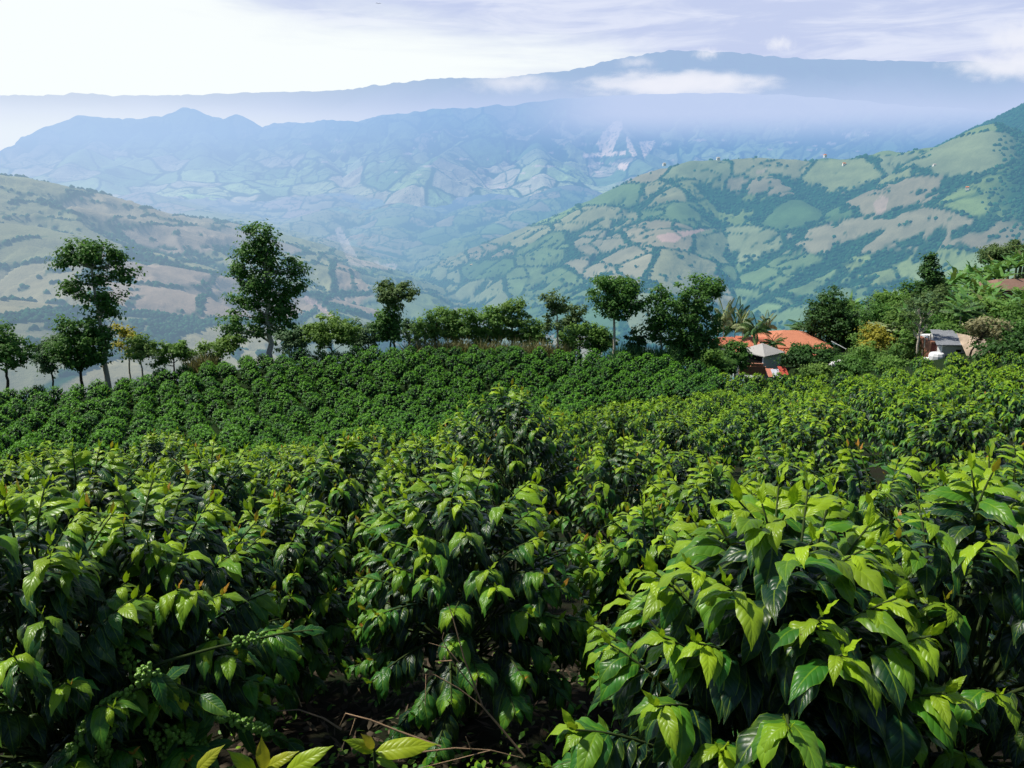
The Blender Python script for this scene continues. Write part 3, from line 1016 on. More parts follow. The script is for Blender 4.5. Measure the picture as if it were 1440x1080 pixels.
def foliage_mesh(name, sk, nt, ns, mat, seed=0, thin=1.0, grow=1.0):
    O, D, N, L, W, BE, A, RN, B = sk
    if thin < 1:
        k = np.random.default_rng(seed).random(len(O)) < thin
        O, D, N, L, W, BE, A, RN, B = [x[k] for x in (O, D, N, L, W, BE, A, RN, B)]
    V, F_, tint, luv = leaf_batch(O, D, N, L * grow, W * grow, BE, A, RN, B, nt, ns, 0.09, seed)
    return mesh_data(name, V, F_, mat, {'tint': tint, 'luv': luv})


def twig_mesh(name, twigs, mat, k=4, only=None):
    m = MB()
    for P, a_, b_ in twigs[:only]:
        m.tube(P, a_, b_, k)
    return m.data(name, mat)


M_coffee = mat_leaf('coffee_leaf', (0.004, 0.022, 0.015), (0.044, 0.200, 0.016), (0.42, 0.62, 0.018))
M_coffee_far = mat_leaf('coffee_leaf_far', (0.004, 0.024, 0.011), (0.048, 0.205, 0.014), (0.37, 0.60, 0.020), veins=False, rough=0.5)
M_coffee_shade = mat_leaf('coffee_leaf_cloud_shaded', (0.003, 0.018, 0.006), (0.024, 0.128, 0.012), (0.17, 0.45, 0.02), veins=False, rough=0.55)  # darker copy of the far leaf: cloud shadow painted into its colour
M_twig = mat_plain('twig_bark', (0.050, 0.075, 0.022), 0.85, 0.1, 0.4, 30, 0.4, 0.004)
M_berry = mat_plain('green_berry', (0.17, 0.32, 0.05), 0.32, 0.4, 0.25, 40, 0.05, 0.002)

# ------------------------------------------------------------------ the coffee bushes
placed = []      # (x, y, radius)


def hero(px, ptop, d, Rr, seed, label, nstem=3, L0=0.145, nt=9, ns=6, zoff=0.0, Hmin=0.9, **kw):
    p = ground_pt(px, d)
    top = at(px, ptop, d)[2]
    H = max(Hmin, top - p[2])
    root = empty('coffee_bush', p, 0, label, 'coffee bush', 'coffee bushes of the near slope')
    sk, tw = bush_skeleton(seed, H, Rr, nstem, L0=L0, **{**dict(W0=L0 * 0.39), **kw})
    link('stem', twig_mesh('stem', tw, M_twig, 5), root)
    link('foliage', foliage_mesh('foliage', sk, nt, ns, M_coffee, seed), root)
    placed.append((p[0], p[1], Rr))
    return root, p, H


hero(1135, 706, 1.82, 0.52, 21, 'nearest and largest coffee bush with big glossy wavy leaves, low at the picture corner', 4, 0.165, 12, 6, W0=0.066, dh=0.047, node=0.048, start=0.34, bronze=0.0, youth=1.05)
hero(650, 660, 3.1, 0.60, 22, 'rounded coffee bush in the middle, drooping leaves above the bare dark soil', 5, 0.140, dh=0.050, node=0.044, bronze=0.12)
left_bush, LB, LH = hero(165, 690, 2.95, 0.58, 23, 'coffee bush bearing strings of green berries on its lower branches', 4, 0.145, dh=0.052, node=0.044, bronze=0.3, base_h=0.52)
for a in [
    (375, 706, 3.75, 0.44, 24, 'coffee bush squeezed between the berry-bearing bush and the rounded middle bush'),
    (1425, 672, 2.35, 0.5, 25, 'coffee bush cut by the picture edge behind the biggest glossy bush'),
    (-30, 705, 2.7, 0.5, 26, 'coffee bush half out of the picture beside the berry-bearing bush'),
    (930, 712, 3.35, 0.38, 27, 'coffee bush in shade behind the biggest glossy bush, next to the rounded middle one'),
    (1010, 655, 4.1, 0.50, 28, 'coffee bush just behind the biggest glossy bush with drooping mid green leaves'),
    (1255, 640, 4.0, 0.60, 29, 'wide coffee bush with a lit flat top behind the biggest glossy bush'),
    (720, 545, 6.3, 0.66, 30, 'tallest coffee bush, its round dark head standing above the middle rows'),
    (80, 640, 4.4, 0.55, 31, 'coffee bush with bronze tips behind the berry-bearing bush'),
    (270, 632, 4.9, 0.54, 32, 'coffee bush with yellow green top in the second row, beyond the berry-bearing bush'),
    (480, 618, 4.9, 0.55, 33, 'coffee bush with a bright arched top in the second row'),
    (590, 615, 5.3, 0.48, 34, 'smaller coffee bush in front of the tallest round-headed bush'),
]:
    hero(a[0], a[1], a[2], a[3], a[4], a[5], 3, 0.140, 6, 4, dh=0.056, node=0.046, bronze=0.18)

# shared meshes for the others
LOD1 = []
for k in range(4):
    sk, tw = bush_skeleton(100 + k, 1.35, 0.53, 3, dh=0.062, node=0.050, L0=0.140, W0=0.054, bronze=0.12, youth=1.05)
    LOD1.append((foliage_mesh('foliage', sk, 4, 2, M_coffee, k), twig_mesh('stem', tw, M_twig, 3)))
LOD2 = []
for k in range(3):
    sk, tw = bush_skeleton(200 + k, 1.35, 0.60, 3, dh=0.070, node=0.060, L0=0.150, W0=0.062, bronze=0.10, youth=1.2)
    LOD2.append(foliage_mesh('coffee_bush', sk, 2, 2, M_coffee_far, k, 0.85, 1.1))
LOD3, LOD3D = [], []
for k in range(3):
    sk, tw = bush_skeleton(300 + k, 1.15, 0.64, 3, dh=0.072, node=0.062, L0=0.15, W0=0.075, bronze=0.05, youth=1.25, base_h=0.2, droop=0.5)
    LOD3.append((sk, foliage_mesh('coffee_bush', sk, 2, 2, M_coffee_far, k, 1.0, 1.45)))
    LOD3D.append((sk, foliage_mesh('coffee_bush', sk, 2, 2, M_coffee_shade, k, 1.0, 1.45)))

cand = []
rr_ = np.random.default_rng(77)
th = R(-14)


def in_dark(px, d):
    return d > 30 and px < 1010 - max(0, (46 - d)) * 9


# rows across the slope: wider apart on the near slope than on the knoll
for zone, (v0, dv, du, nv, nu) in enumerate([(3.6, 1.75, 1.5, 16, 30), (29.0, 1.56, 1.34, 27, 60)]):
    for iy in range(nv):
        v = v0 + iy * dv
        for ix in range(-nu, nu + 4):
            u = ix * du + (iy % 2) * du * 0.45
            x = u + rr_.normal(0, 0.14)
            y = v + 0.10 * u + rr_.normal(0, 0.16) + 0.7 * math.sin(u * 0.09 + iy * 0.05)
            d = math.hypot(x, y)
            if y < 2.4 or d > 68 or (zone == 1 and d < 29.5) or (zone == 0 and d > 29.5):
                continue
            cand.append((d, x, y))
cand.sort()
C = np.array(cand)
CZ = gz(C[:, 1], C[:, 2])
bins = np.full(700, -9.0)
vis = []
for (d, x, y), z in zip(cand, CZ):
    px, py, f = project((x, y, z + 1.2))
    if not (-70 < px < 1510):
        continue
    dend = 62.0 if px < 1000 else 62 + (px - 1000) * 0.012
    if d > dend + 1.5:
        continue
    if d < 5.4 and any((x - a_) ** 2 + (y - b_) ** 2 < (c_ + 0.35) ** 2 for a_, b_, c_ in placed):
        continue
    if d < 3.9 and 380 < px < 960:
        continue
    if d < 3.2:
        continue
    if any((x - a_) ** 2 + (y - b_) ** 2 < 0.8 for a_, b_, c_ in placed):
        continue
    H = rr_.uniform(0.76, 1.02) if d < 10 else rr_.uniform(0.84, 1.10)
    el = (z + 1.3 * H) / d
    w_ = 0.6 / d
    a0 = math.atan2(x, y)
    i0, i1 = int((a0 - w_ + 0.75) / 1.5 * 700), int((a0 + w_ + 0.75) / 1.5 * 700)
    i0, i1 = max(0, i0), min(699, max(i1, i0))
    seg = bins[i0:i1 + 1]
    shown = float(np.mean(np.clip(el - seg, 0, 1.2 / d))) * f * 0 + float(np.mean(np.clip(el - seg, 0, 1.2 / d)))
    hid = shown < 0.004
    bins[i0:i1 + 1] = np.maximum(seg, el - 0.10 / d)
    if hid:
        continue
    vis.append((shown * w_, d, x, y, z, H, px))
vis.sort(reverse=True)
NIND = 284
ROWWORDS = {0: 'coffee bush with yellow green tips in the dense near rows', 1: 'coffee bush in the lit rows running down towards the farm houses', 2: 'dark green coffee bush on the shaded knoll below the row of trees'}
protos = {}
st = {}
for i, (s_, d, x, y, z, H, px) in enumerate(vis):
    dark = in_dark(px, d)
    rz = rr_.uniform(0, 2 * PI)
    if i >= NIND:
        kk = int(rr_.integers(3))
        st.setdefault((dark, kk), []).append((x, y, z, H, rz))
        continue
    lab = ROWWORDS[2 if dark else 1 if d > 11 else 0]
    grp = {0: 'coffee bushes of the near rows', 1: 'coffee bushes of the lit slope', 2: 'coffee bushes of the shaded knoll'}[2 if dark else 1 if d > 11 else 0]
    if d < 11:
        fm, tm = LOD1[i % 4]
        o = empty('coffee_bush', (x, y, z), rz, lab, 'coffee bush', grp)
        link('foliage', fm, o)
        link('stem', tm, o)
    else:
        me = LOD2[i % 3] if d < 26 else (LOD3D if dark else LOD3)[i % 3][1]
        o = link('coffee_bush', me, None, (x, y, z), rz)
        tag(o, lab, 'coffee bush', grp)
    s = rr_.uniform(0.9, 1.12)
    o.scale = (s, s, H)
# all the farther bushes: past three hundred of a kind
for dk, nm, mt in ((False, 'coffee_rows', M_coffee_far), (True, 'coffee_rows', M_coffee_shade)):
    Vs, Fs, Ts, off = [], [], [], 0
    for (dark, kk), lst in st.items():
        if dark != dk:
            continue
        O, D, N, L, W, BE, A, RN, B = LOD3[kk][0]
        keep = np.random.default_rng(kk).random(len(O)) < 0.85
        V0, F0, T0, _ = leaf_batch(O[keep], D[keep], N[keep], L[keep] * 1.5, W[keep] * 1.5, BE[keep], A[keep], RN[keep], B[keep], 2, 1, 0, kk)
        for (x, y, z, H, rz) in lst:
            c_, s_ = math.cos(rz), math.sin(rz)
            sc = rr_.uniform(0.82, 1.10)
            Vr = np.stack([V0[:, 0] * c_ - V0[:, 1] * s_, V0[:, 0] * s_ + V0[:, 1] * c_, V0[:, 2] * H], 1) * sc + np.array([x, y, z])
            T = T0.copy()
            T[:, 0] = np.clip(T[:, 0] * rr_.uniform(0.6, 1.25), 0, 1)
            Vs.append(Vr); Fs.append(F0 + off); Ts.append(T)
            off += len(Vr)
    if Vs:
        o = link(nm, mesh_data(nm, np.concatenate(Vs), np.concatenate(Fs), mt, {'tint': np.concatenate(Ts)}))
        tag(o, kind='stuff')
print('bushes individual', len([1 for o in COL.objects if o.name.startswith('coffee_bush')]), 'stuff', sum(len(v) for v in st.values()))

# fruiting branches of the berry-bearing bush
SPH = np.array([[0, 0, 1.0]] + [[math.sin(b) * math.cos(a_), math.sin(b) * math.sin(a_), math.cos(b)] for b in (0.8, 1.6, 2.4) for a_ in np.arange(7) / 7 * 2 * PI] + [[0, 0, -1.0]])
SPT = [[0, 1 + j, 1 + (j + 1) % 7] for j in range(7)] + [[22, 15 + (j + 1) % 7, 15 + j] for j in range(7)]
SPQ = [[1 + i * 7 + j, 1 + (i + 1) * 7 + j, 1 + (i + 1) * 7 + (j + 1) % 7, 1 + i * 7 + (j + 1) % 7] for i in range(2) for j in range(7)]
rb = np.random.default_rng(9)
LBv = np.array(LB)
for ci, (path, b0, b1, d, nodes) in enumerate([
        ([(198, 965), (155, 988), (128, 1012), (108, 1045), (88, 1075)], 0.1, 0.82, 2.35, 9),
        ([(190, 1000), (150, 1025), (146, 1048), (150, 1075)], 0.2, 0.95, 2.40, 6),
        ([(205, 945), (280, 998), (322, 1010), (367, 1026), (424, 1052)], 0.42, 0.78, 2.35, 8),
        ([(200, 1000), (240, 1030), (262, 1040), (290, 1052)], 0.3, 0.95, 2.40, 6),
        ([(195, 960), (180, 925), (172, 905), (150, 890)], 0.1, 0.9, 2.55, 5),
        ([(200, 960), (205, 940), (232, 955), (275, 975), (300, 985)], 0.05, 0.35, 2.20, 3),
        ([(215, 935), (305, 910), (340, 903), (400, 890), (440, 886)], 0.42, 0.62, 2.40, 3),
        ([(200, 1010), (225, 1050), (245, 1075)], 0.2, 0.95, 2.42, 5)]):
    P = np.array([at(a_, b_, d) for a_, b_ in path]) - LBv
    P = np.concatenate([[np.array([P[0][0] * 0.4, P[0][1] * 0.35, max(0.06, P[0][2] - 0.36)])], P])
    s = np.linspace(0, len(P) - 1, 22)
    PP = np.stack([np.interp(s, np.arange(len(P)), P[:, k]) for k in range(3)], 1)
    br = MB().tube(PP, 0.006, 0.003, 5).build('branch', M_twig, left_bush)
    b0, b1 = (b0 * (len(P) - 2) + 1) / (len(P) - 1), (b1 * (len(P) - 2) + 1) / (len(P) - 1)
    for q in np.linspace(b0, b1, int(nodes * 1.5)):
        m = MB()
        i = q * 21
        c = np.array([np.interp(i, np.arange(22), PP[:, k]) for k in range(3)])
        for _ in range(int(rb.integers(9, 15))):
            dv = norm(rb.normal(0, 1, 3)) * rb.uniform(0.010, 0.022)
            rr0 = rb.uniform(0.0060, 0.0078)
            m.add(SPH * rr0 * np.array([1, 1, 1.15]) + c + dv, SPQ)
            m.add(SPH * rr0 * np.array([1, 1, 1.15]) + c + dv, SPT)
        m.build('berry_cluster', M_berry, br)
    # leaves at the outer end
    n = 9
    fr = rb.uniform(b1 * 0.8, 1.0, n)
    O = np.stack([np.interp(fr * 21, np.arange(22), PP[:, k]) for k in range(3)], 1)
    D = norm(PP[-1] - PP[-4])[None] * 0.6 + rb.normal(0, 0.7, (n, 3)) + np.array([0, 0, -0.5])
    V, F_, T, U = leaf_batch(O, D, np.tile([0, -0.4, 1.0], (n, 1)) + rb.normal(0, 0.3, (n, 3)), rb.uniform(0.08, 0.14, n), rb.uniform(0.035, 0.055, n), rb.uniform(0.3, 1.0, n), rb.uniform(0.05, 0.3, n), rb.random(n), np.zeros(n), 8, 4, 0.08, ci)
    link('leaves', mesh_data('leaves', V, F_, M_coffee, {'tint': T, 'luv': U}), br)

# yellow seedlings at the very front
M_seed = mat_leaf('seedling_leaf', (0.10, 0.24, 0.02), (0.22, 0.38, 0.02), (0.42, 0.52, 0.02), (0.45, 0.27, 0.04), trans=0.35)
for lab, leaves in (
        ('bright yellow green coffee shoot poking up at the bottom edge, on its own', [((528, 1058), (606, 1042), 0.95, 0), ((526, 1056), (494, 1040), 0.7, 0), ((526, 1052), (516, 1036), 0.8, 1), ((528, 1066), (560, 1078), 0.2, 0)]),
        ('yellow young coffee shoot with several upright leaves at the bottom edge below the berries', [((276, 1085), (303, 1052), 0.9, 0.35), ((372, 1082), (366, 1050), 0.9, 0.7), ((374, 1080), (410, 1057), 0.95, 0.3), ((400, 1088), (455, 1050), 0.8, 0), ((360, 1090), (332, 1062), 0.4, 0), ((410, 1092), (440, 1078), 0.7, 0)])):
    d = 1.75
    pb = at(np.mean([l[0][0] for l in leaves]), 1150, d)
    pb[2] = gz(pb[0], pb[1])
    root = empty('coffee_seedling', pb, 0, lab, 'seedling')
    m = MB()
    O, D, A, B, L = [], [], [], [], []
    for (o0, t0, ag, bz) in leaves:
        a_, b_ = at(*o0, d), at(*t0, d - 0.03)
        O.append(a_ - pb); D.append(b_ - a_); L.append(np.linalg.norm(b_ - a_) * 1.08); A.append(ag); B.append(bz)
        mid_ = (a_ - pb) * 0.55 + np.array([0, 0, 0.02])
        m.tube(np.array([(0, 0, -0.03), mid_ * np.array([0.5, 0.5, 1]), a_ - pb]), 0.005, 0.003, 5)
    L = np.array(L)
    V, F_, T, U = leaf_batch(np.array(O), np.array(D), np.tile([0.1, -0.55, 0.8], (len(L), 1)), L, L * 0.36, np.full(len(L), 0.5), np.array(A), np.full(len(L), 0.1), np.array(B), 10, 6, 0.06, 3)
    m.build('stem', M_twig, root)
    link('leaves', mesh_data('leaves', V, F_, M_seed, {'tint': T, 'luv': U}), root)

# dry twigs on the soil
M_dry = mat_plain('dry_stalk', (0.30, 0.20, 0.12), 0.8, 0.15, 0.3, 30, 0.2, 0.003)


def twig(label, d0, d1, main, *sides):
    m = None
    P = np.array([at(a_, b_, d0 + (d1 - d0) * i / (len(main) - 1)) for i, (a_, b_) in enumerate(main)])
    base = P[0].copy()
    root = empty('dry_twig', base, 0, label, 'twig')
    MB().tube(P - base, 0.0042, 0.0015, 5).build('stalk', M_dry, root)
    for sd_ in sides:
        Q = np.array([at(a_, b_, d0 + (d1 - d0) * 0.6) for a_, b_ in sd_])
        j = np.argmin(np.linalg.norm(P[:, None] - Q[None, :1], axis=2)[:, 0])
        MB().tube(Q - base, 0.0026, 0.0012, 4).build('side_shoot', M_dry, root)


twig('tall bare dry weed stalk rising from the soil in front of the rounded middle bush', 2.25, 2.35, [(738, 1064), (708, 1028), (679, 994), (653, 927), (637, 869), (630, 849)],
     [(679, 994), (645, 968), (611, 949), (599, 948), (598, 992)], [(672, 975), (648, 945), (636, 929), (622, 898), (624, 890)], [(636, 929), (612, 930)], [(646, 933), (628, 911), (603, 904)])
twig('long dry stalk lying across the soil at the bottom edge', 2.2, 2.3, [(560, 1068), (590, 1058), (640, 1052), (690, 1055), (735, 1066)], [(690, 1055), (640, 1068), (590, 1080)], [(662, 1052), (655, 1036)])
twig('bent dry stalk lying behind the bright yellow shoot', 2.35, 2.45, [(620, 1050), (560, 1028), (520, 1012), (486, 1003), (478, 1020)], [(500, 1010), (492, 1034)])
twig('thin dry stalk lying on the dark soil near the berry strings', 2.5, 2.55, [(480, 1026), (455, 1010), (420, 998), (390, 1000)], [(424, 994), (420, 982)])

# low weeds and litter on the soil
rw = np.random.default_rng(4)
n = 2600
cx = np.concatenate([rw.normal(0.12, 0.35, 1100), rw.normal(-0.75, 0.35, 800), rw.uniform(-1.6, 1.4, 700)])
cy = np.concatenate([rw.normal(2.15, 0.22, 1100), rw.normal(2.25, 0.3, 800), rw.uniform(1.9, 4.2, 700)])
cz = gz(cx, cy) + rw.uniform(0.01, 0.06, n)
V, F_, T, U = leaf_batch(np.stack([cx, cy, cz], 1), np.concatenate([rw.normal(0, 1, (n, 2)), rw.uniform(0, 0.6, (n, 1))], 1), np.tile([0, 0, 1.0], (n, 1)) + rw.normal(0, 0.3, (n, 3)),
                         rw.uniform(0.018, 0.05, n), rw.uniform(0.012, 0.030, n), rw.uniform(0.1, 0.9, n), rw.uniform(0.4, 0.9, n), rw.random(n), np.zeros(n), 3, 2, 0.05, 1)
tag(link('weeds', mesh_data('weeds', V, F_, M_coffee_far, {'tint': T, 'luv': U})), kind='stuff')
M_lit = mat_leaf('dead_leaf', (0.03, 0.02, 0.012), (0.07, 0.045, 0.026), (0.16, 0.11, 0.07), veins=False, trans=0.02, rough=0.8, gain=0.5)
n = 3200
cx, cy = rw.uniform(-2.2, 1.8, n), rw.uniform(1.6, 4.6, n)
V, F_, T, U = leaf_batch(np.stack([cx, cy, gz(cx, cy) + 0.02], 1), np.concatenate([rw.normal(0, 1, (n, 2)), rw.normal(0, 0.15, (n, 1))], 1), np.tile([0, 0, 1.0], (n, 1)) + rw.normal(0, 0.35, (n, 3)),
                         rw.uniform(0.03, 0.11, n), rw.uniform(0.004, 0.035, n), rw.normal(0, 0.6, n), rw.random(n), rw.random(n), np.zeros(n), 3, 2, 0.12, 1)
tag(link('leaf_litter', mesh_data('leaf_litter', V, F_, M_lit, {'tint': T, 'luv': U})), kind='stuff')

# ------------------------------------------------------------------ trees
M_bark_pale = mat_plain('pale_bark', (0.52, 0.46, 0.37), 0.85, 0.1, 0.35, 5, 0.5, 0.03)
M_bark_dark = mat_plain('dark_bark', (0.07, 0.055, 0.04), 0.9, 0.1, 0.35, 5, 0.5, 0.03)
TONE = {
    'dark': mat_crown('crown_dark', (0.036, 0.12, 0.026), (0.155, 0.345, 0.048), 0.36),
    'deep': mat_crown('crown_deep', (0.022, 0.075, 0.020), (0.090, 0.22, 0.036), 0.3),
    'mid': mat_crown('crown_mid', (0.07, 0.19, 0.04), (0.29, 0.50, 0.095), 0.45),
    'light': mat_crown('crown_light', (0.085, 0.20, 0.04), (0.30, 0.48, 0.09), 0.4),
    'grey': mat_crown('crown_grey', (0.075, 0.155, 0.070), (0.20, 0.34, 0.14), 0.36),
    'olive': mat_crown('crown_olive', (0.055, 0.12, 0.030), (0.19, 0.29, 0.08), 0.34),
    'yellow': mat_crown('crown_yellow', (0.22, 0.23, 0.03), (0.66, 0.60, 0.07), 0.35),
    'straw': mat_crown('crown_straw', (0.24, 0.22, 0.10), (0.52, 0.50, 0.26), 0.35),
    'red': mat_crown('crown_red', (0.08, 0.06, 0.02), (0.40, 0.12, 0.03)),
}


def crown_leaves(r, blobs, ls, dens, flat=0.6, clump=0.5, nl=34, ragged=0.3):
    """small leaf faces gathered in clumps through the volumes of the crown; blobs: (centre(3), radii(3))"""
    Vs, Ts = [], []
    cents = []
    for c, rad in blobs:
        c, rad = np.array(c), np.array(rad)
        nsub = int(max(5, dens * 7.5 * (rad[0] * rad[2] + rad[0] * rad[1] + rad[1] * rad[2]) / 3 / clump ** 2))
        v = norm(r.normal(0, 1, (nsub, 3))) * (r.uniform(0.12, 1.0, (nsub, 1)) ** 0.42) * (1 + ragged * r.normal(0, 0.5, (nsub, 1)))
        sc = c + v * rad
        cents.append(sc)
        rs_ = clump * r.uniform(0.55, 1.35, nsub)
        k = nl
        off = r.normal(0, 0.5, (nsub, k, 3)) * rs_[:, None, None] * np.array([1, 1, flat])
        p = sc[:, None] + off
        out = norm(off + np.array([0, 0, 0.25]) * rs_[:, None, None] + 0.35 * v[:, None] * rs_[:, None, None])
        nrm = norm(out + np.array([0, 0, 0.55]) + r.normal(0, 0.45, p.shape))
        dr = norm(np.cross(nrm, r.normal(0, 1, p.shape)))
        sd_ = np.cross(nrm, dr)
        l = ls * 1.12 * r.uniform(0.6, 1.3, (nsub, k, 1))
        q = np.stack([p - dr * l * 0.5, p + sd_ * l * 0.34 - nrm * l * 0.08, p + dr * l * 0.5, p - sd_ * l * 0.34 - nrm * l * 0.08], 2)
        a_ = np.clip(0.42 + 0.55 * off[..., 2] / (rs_[:, None] * flat * 0.9 + 1e-6) * 0.6 + 0.22 * v[:, None, 2] + r.normal(0, 0.12, (nsub, k)), 0, 1)  # clump tops lightened, undersides darkened: light painted into the tint
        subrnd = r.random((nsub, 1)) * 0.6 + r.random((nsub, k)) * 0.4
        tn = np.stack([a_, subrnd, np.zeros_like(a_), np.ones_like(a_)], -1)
        Vs.append(q.reshape(-1, 3))
        Ts.append(np.repeat(tn.reshape(-1, 4), 4, 0))
    V = np.concatenate(Vs)
    return V, np.arange(len(V)).reshape(-1, 4), np.concatenate(Ts), cents


def tree(name, label, d, base, blobs, tone='mid', cat='tree', group=None, bark='dark', tr=0.16, ls=0.22, dens=1.0, clump=0.55, seed=1, trunk=None, flat=0.6, nl=44, ragged=0.3, limbs=4, depth=0.85, baseline=None, limbr=0.35, tint2=None):
    """blobs in photo pixels (cx, cy, rx, ry) at distance d; grown as a real tree standing on the ground there"""
    r = np.random.default_rng(seed)
    b = at(base[0], base[1], d)
    zg = float(gz(b[0], b[1]))
    zb = zg if baseline is None else b[2]
    b = np.array([b[0], b[1], zb])
    k = mpp(d)
    root = empty(name, b, 0, label, cat, group)
    bl = []
    for i, (cx, cy, rx, ry) in enumerate(blobs):
        c = at(cx, cy, d) - b
        c = c + np.array([0, r.normal(0, 0.25) * rx * k, 0])
        bl.append((c, (rx * k, rx * k * depth, ry * k)))
    V, F_, T, cents = crown_leaves(r, bl, ls, dens, flat, clump, nl, ragged)
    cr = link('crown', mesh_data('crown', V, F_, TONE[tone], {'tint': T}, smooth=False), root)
    m = MB()
    pts = [np.array([0, 0, -0.3])]
    for q in (trunk or []):
        pts.append(at(q[0], q[1], d) - b)
    top = bl[0][0] + np.array([0, 0, -0.1 * bl[0][1][2]])
    pts.append(top)
    P = np.array(pts)
    s = np.linspace(0, len(P) - 1, 14)
    PP = np.stack([np.interp(s, np.arange(len(P)), P[:, q]) for q in range(3)], 1)
    PP[1:-1, :2] += r.normal(0, tr * 0.25, (12, 2))
    m.tube(PP, tr, tr * 0.35, 7)
    for (c, rad), sc in zip(bl, cents):
        for j in range(limbs):
            tgt = sc[int(r.integers(len(sc)))]
            i = int(np.argmin(np.abs(PP[:, 2] - (tgt[2] - 0.8 * abs(rad[2])))))
            i = min(max(i, 2), 12)
            a_ = PP[i]
            mid_ = (a_ + tgt) / 2 + r.normal(0, 0.12, 3) + np.array([0, 0, -0.1])
            m.tube(np.array([a_, (a_ + mid_) / 2, mid_, tgt]), tr * limbr, tr * 0.10, 5)
    m.build('trunk', M_bark_pale if bark == 'pale' else M_bark_dark, root)
    return root


RG = 'small shade trees along the field edge'
tree('shade_tree', 'tall slender shade tree with a ragged crown and a pale leaning trunk', 61, (152, 530), [(125, 352, 30, 14), (104, 362, 20, 12), (150, 356, 20, 12), (177, 384, 18, 12), (163, 372, 12, 9), (95, 402, 15, 12), (112, 412, 13, 10), (142, 398, 16, 12), (141, 430, 22, 19), (155, 420, 18, 14), (128, 376, 14, 10)],
     'dark', bark='pale', tr=0.20, trunk=[(149, 505), (142, 460), (138, 430)], seed=31, dens=0.8, clump=0.6, ragged=0.35)
tree('shade_tree', 'leafy tree with a spreading crown beside the pale leaning trunk', 60.5, (112, 530), [(105, 462, 22, 16), (140, 470, 22, 12), (110, 485, 32, 14), (112, 505, 26, 12), (88, 495, 18, 12), (138, 492, 18, 14)], 'dark', tr=0.12, seed=32, dens=0.8, clump=0.5)
tree('shade_tree', 'tall broad dark green tree, the largest of the row, with a stepped pointed crown', 60, (381, 503), [(364, 328, 17, 16), (378, 342, 16, 12), (352, 356, 22, 15), (376, 366, 26, 16), (412, 376, 17, 12), (340, 384, 18, 14), (372, 396, 34, 18), (408, 402, 20, 14), (345, 420, 24, 16), (386, 426, 30, 18), (405, 445, 18, 12), (334, 452, 20, 14), (366, 458, 28, 16)],
     'dark', bark='pale', tr=0.24, trunk=[(379, 480), (376, 440), (372, 390)], seed=33, dens=0.95, clump=0.62, ragged=0.28)
tree('shade_tree', 'dark tree cut by the picture edge with drooping branches', 58, (6, 540), [(8, 488, 30, 16), (2, 472, 16, 14), (14, 505, 22, 12)], 'dark', tr=0.12, seed=34, dens=0.8)
for i, (nm, lab, d, base, bl, tone, kw) in enumerate([
    ('shade_tree', 'pale green young tree between the edge tree and the leaning trunk', 63, (70, 535), [(70, 490, 20, 16), (85, 480, 14, 12), (66, 510, 18, 14)], 'grey', {}),
    ('shade_tree', 'thin yellowish tree just past the pale leaning trunk', 64, (180, 530), [(180, 468, 20, 12), (176, 490, 14, 12)], 'yellow', dict(dens=0.4, bark='pale')),
    ('shade_tree', 'small green tree with a flat top in the gap between the two tall trees', 62, (200, 520), [(199, 490, 24, 11), (196, 480, 14, 8)], 'light', dict(bark='pale')),
    ('shade_tree', 'low forked tree in the gap between the two tall trees', 62, (243, 520), [(243, 492, 25, 11), (225, 505, 12, 9), (262, 498, 12, 8)], 'mid', {}),
    ('shade_tree', 'light green bushy tree at the foot of the largest dark tree', 62, (310, 508), [(308, 490, 26, 15), (325, 478, 18, 12)], 'light', {}),
    ('shade_tree', 'greyish green tree behind the largest dark tree', 66, (405, 500), [(405, 478, 26, 16), (425, 470, 16, 14)], 'grey', {}),
    ('shade_tree', 'rounded light green tree next after the largest dark tree', 63, (468, 495), [(465, 462, 34, 20), (485, 470, 22, 16), (446, 472, 20, 16)], 'light', {}),
    ('shade_tree', 'hazy green tree tucked behind the umbrella-topped tree', 66, (518, 495), [(518, 470, 22, 20), (504, 480, 16, 14)], 'grey', {}),
    ('shade_tree', 'first of the five bushy green trees in the middle of the row', 63, (615, 492), [(612, 455, 26, 20), (600, 468, 20, 18), (628, 440, 14, 10)], 'mid', {}),
    ('shade_tree', 'second of the five bushy trees, with the roundest crown', 62.5, (652, 490), [(650, 452, 26, 22), (640, 470, 22, 16)], 'mid', {}),
    ('shade_tree', 'third of the five bushy trees in the middle of the row', 62.5, (690, 490), [(688, 452, 26, 20), (680, 472, 24, 16), (700, 440, 14, 10)], 'mid', {}),
    ('shade_tree', 'fourth of the five bushy trees, light tuft sticking out on top', 63, (720, 490), [(720, 430, 17, 10), (722, 452, 20, 14), (715, 470, 22, 14)], 'light', {}),
    ('shade_tree', 'last and lowest of the five bushy trees', 63, (748, 492), [(745, 462, 22, 14), (755, 475, 20, 12)], 'mid', {}),
    ('shade_tree', 'small dim tree standing between the umbrella-topped tree and the bushy five', 65, (576, 494), [(575, 466, 15, 18)], 'grey', {}),
    ('shade_tree', 'green bush tree under the sparse olive-topped tree', 63, (815, 497), [(815, 470, 30, 20), (838, 475, 18, 14), (800, 482, 16, 12)], 'mid', {}),
    ('shade_tree', 'straw and green tree with an upright crown beside the sparse olive-topped tree', 64, (808, 497), [(808, 440, 14, 13), (806, 455, 17, 14)], 'olive', {}),
]):
    tree(nm, lab, d, base, bl, tone, group=RG, tr=0.09, seed=50 + i, clump=0.42, ls=0.2, **{**dict(dens=0.75, ragged=0.35), **kw})
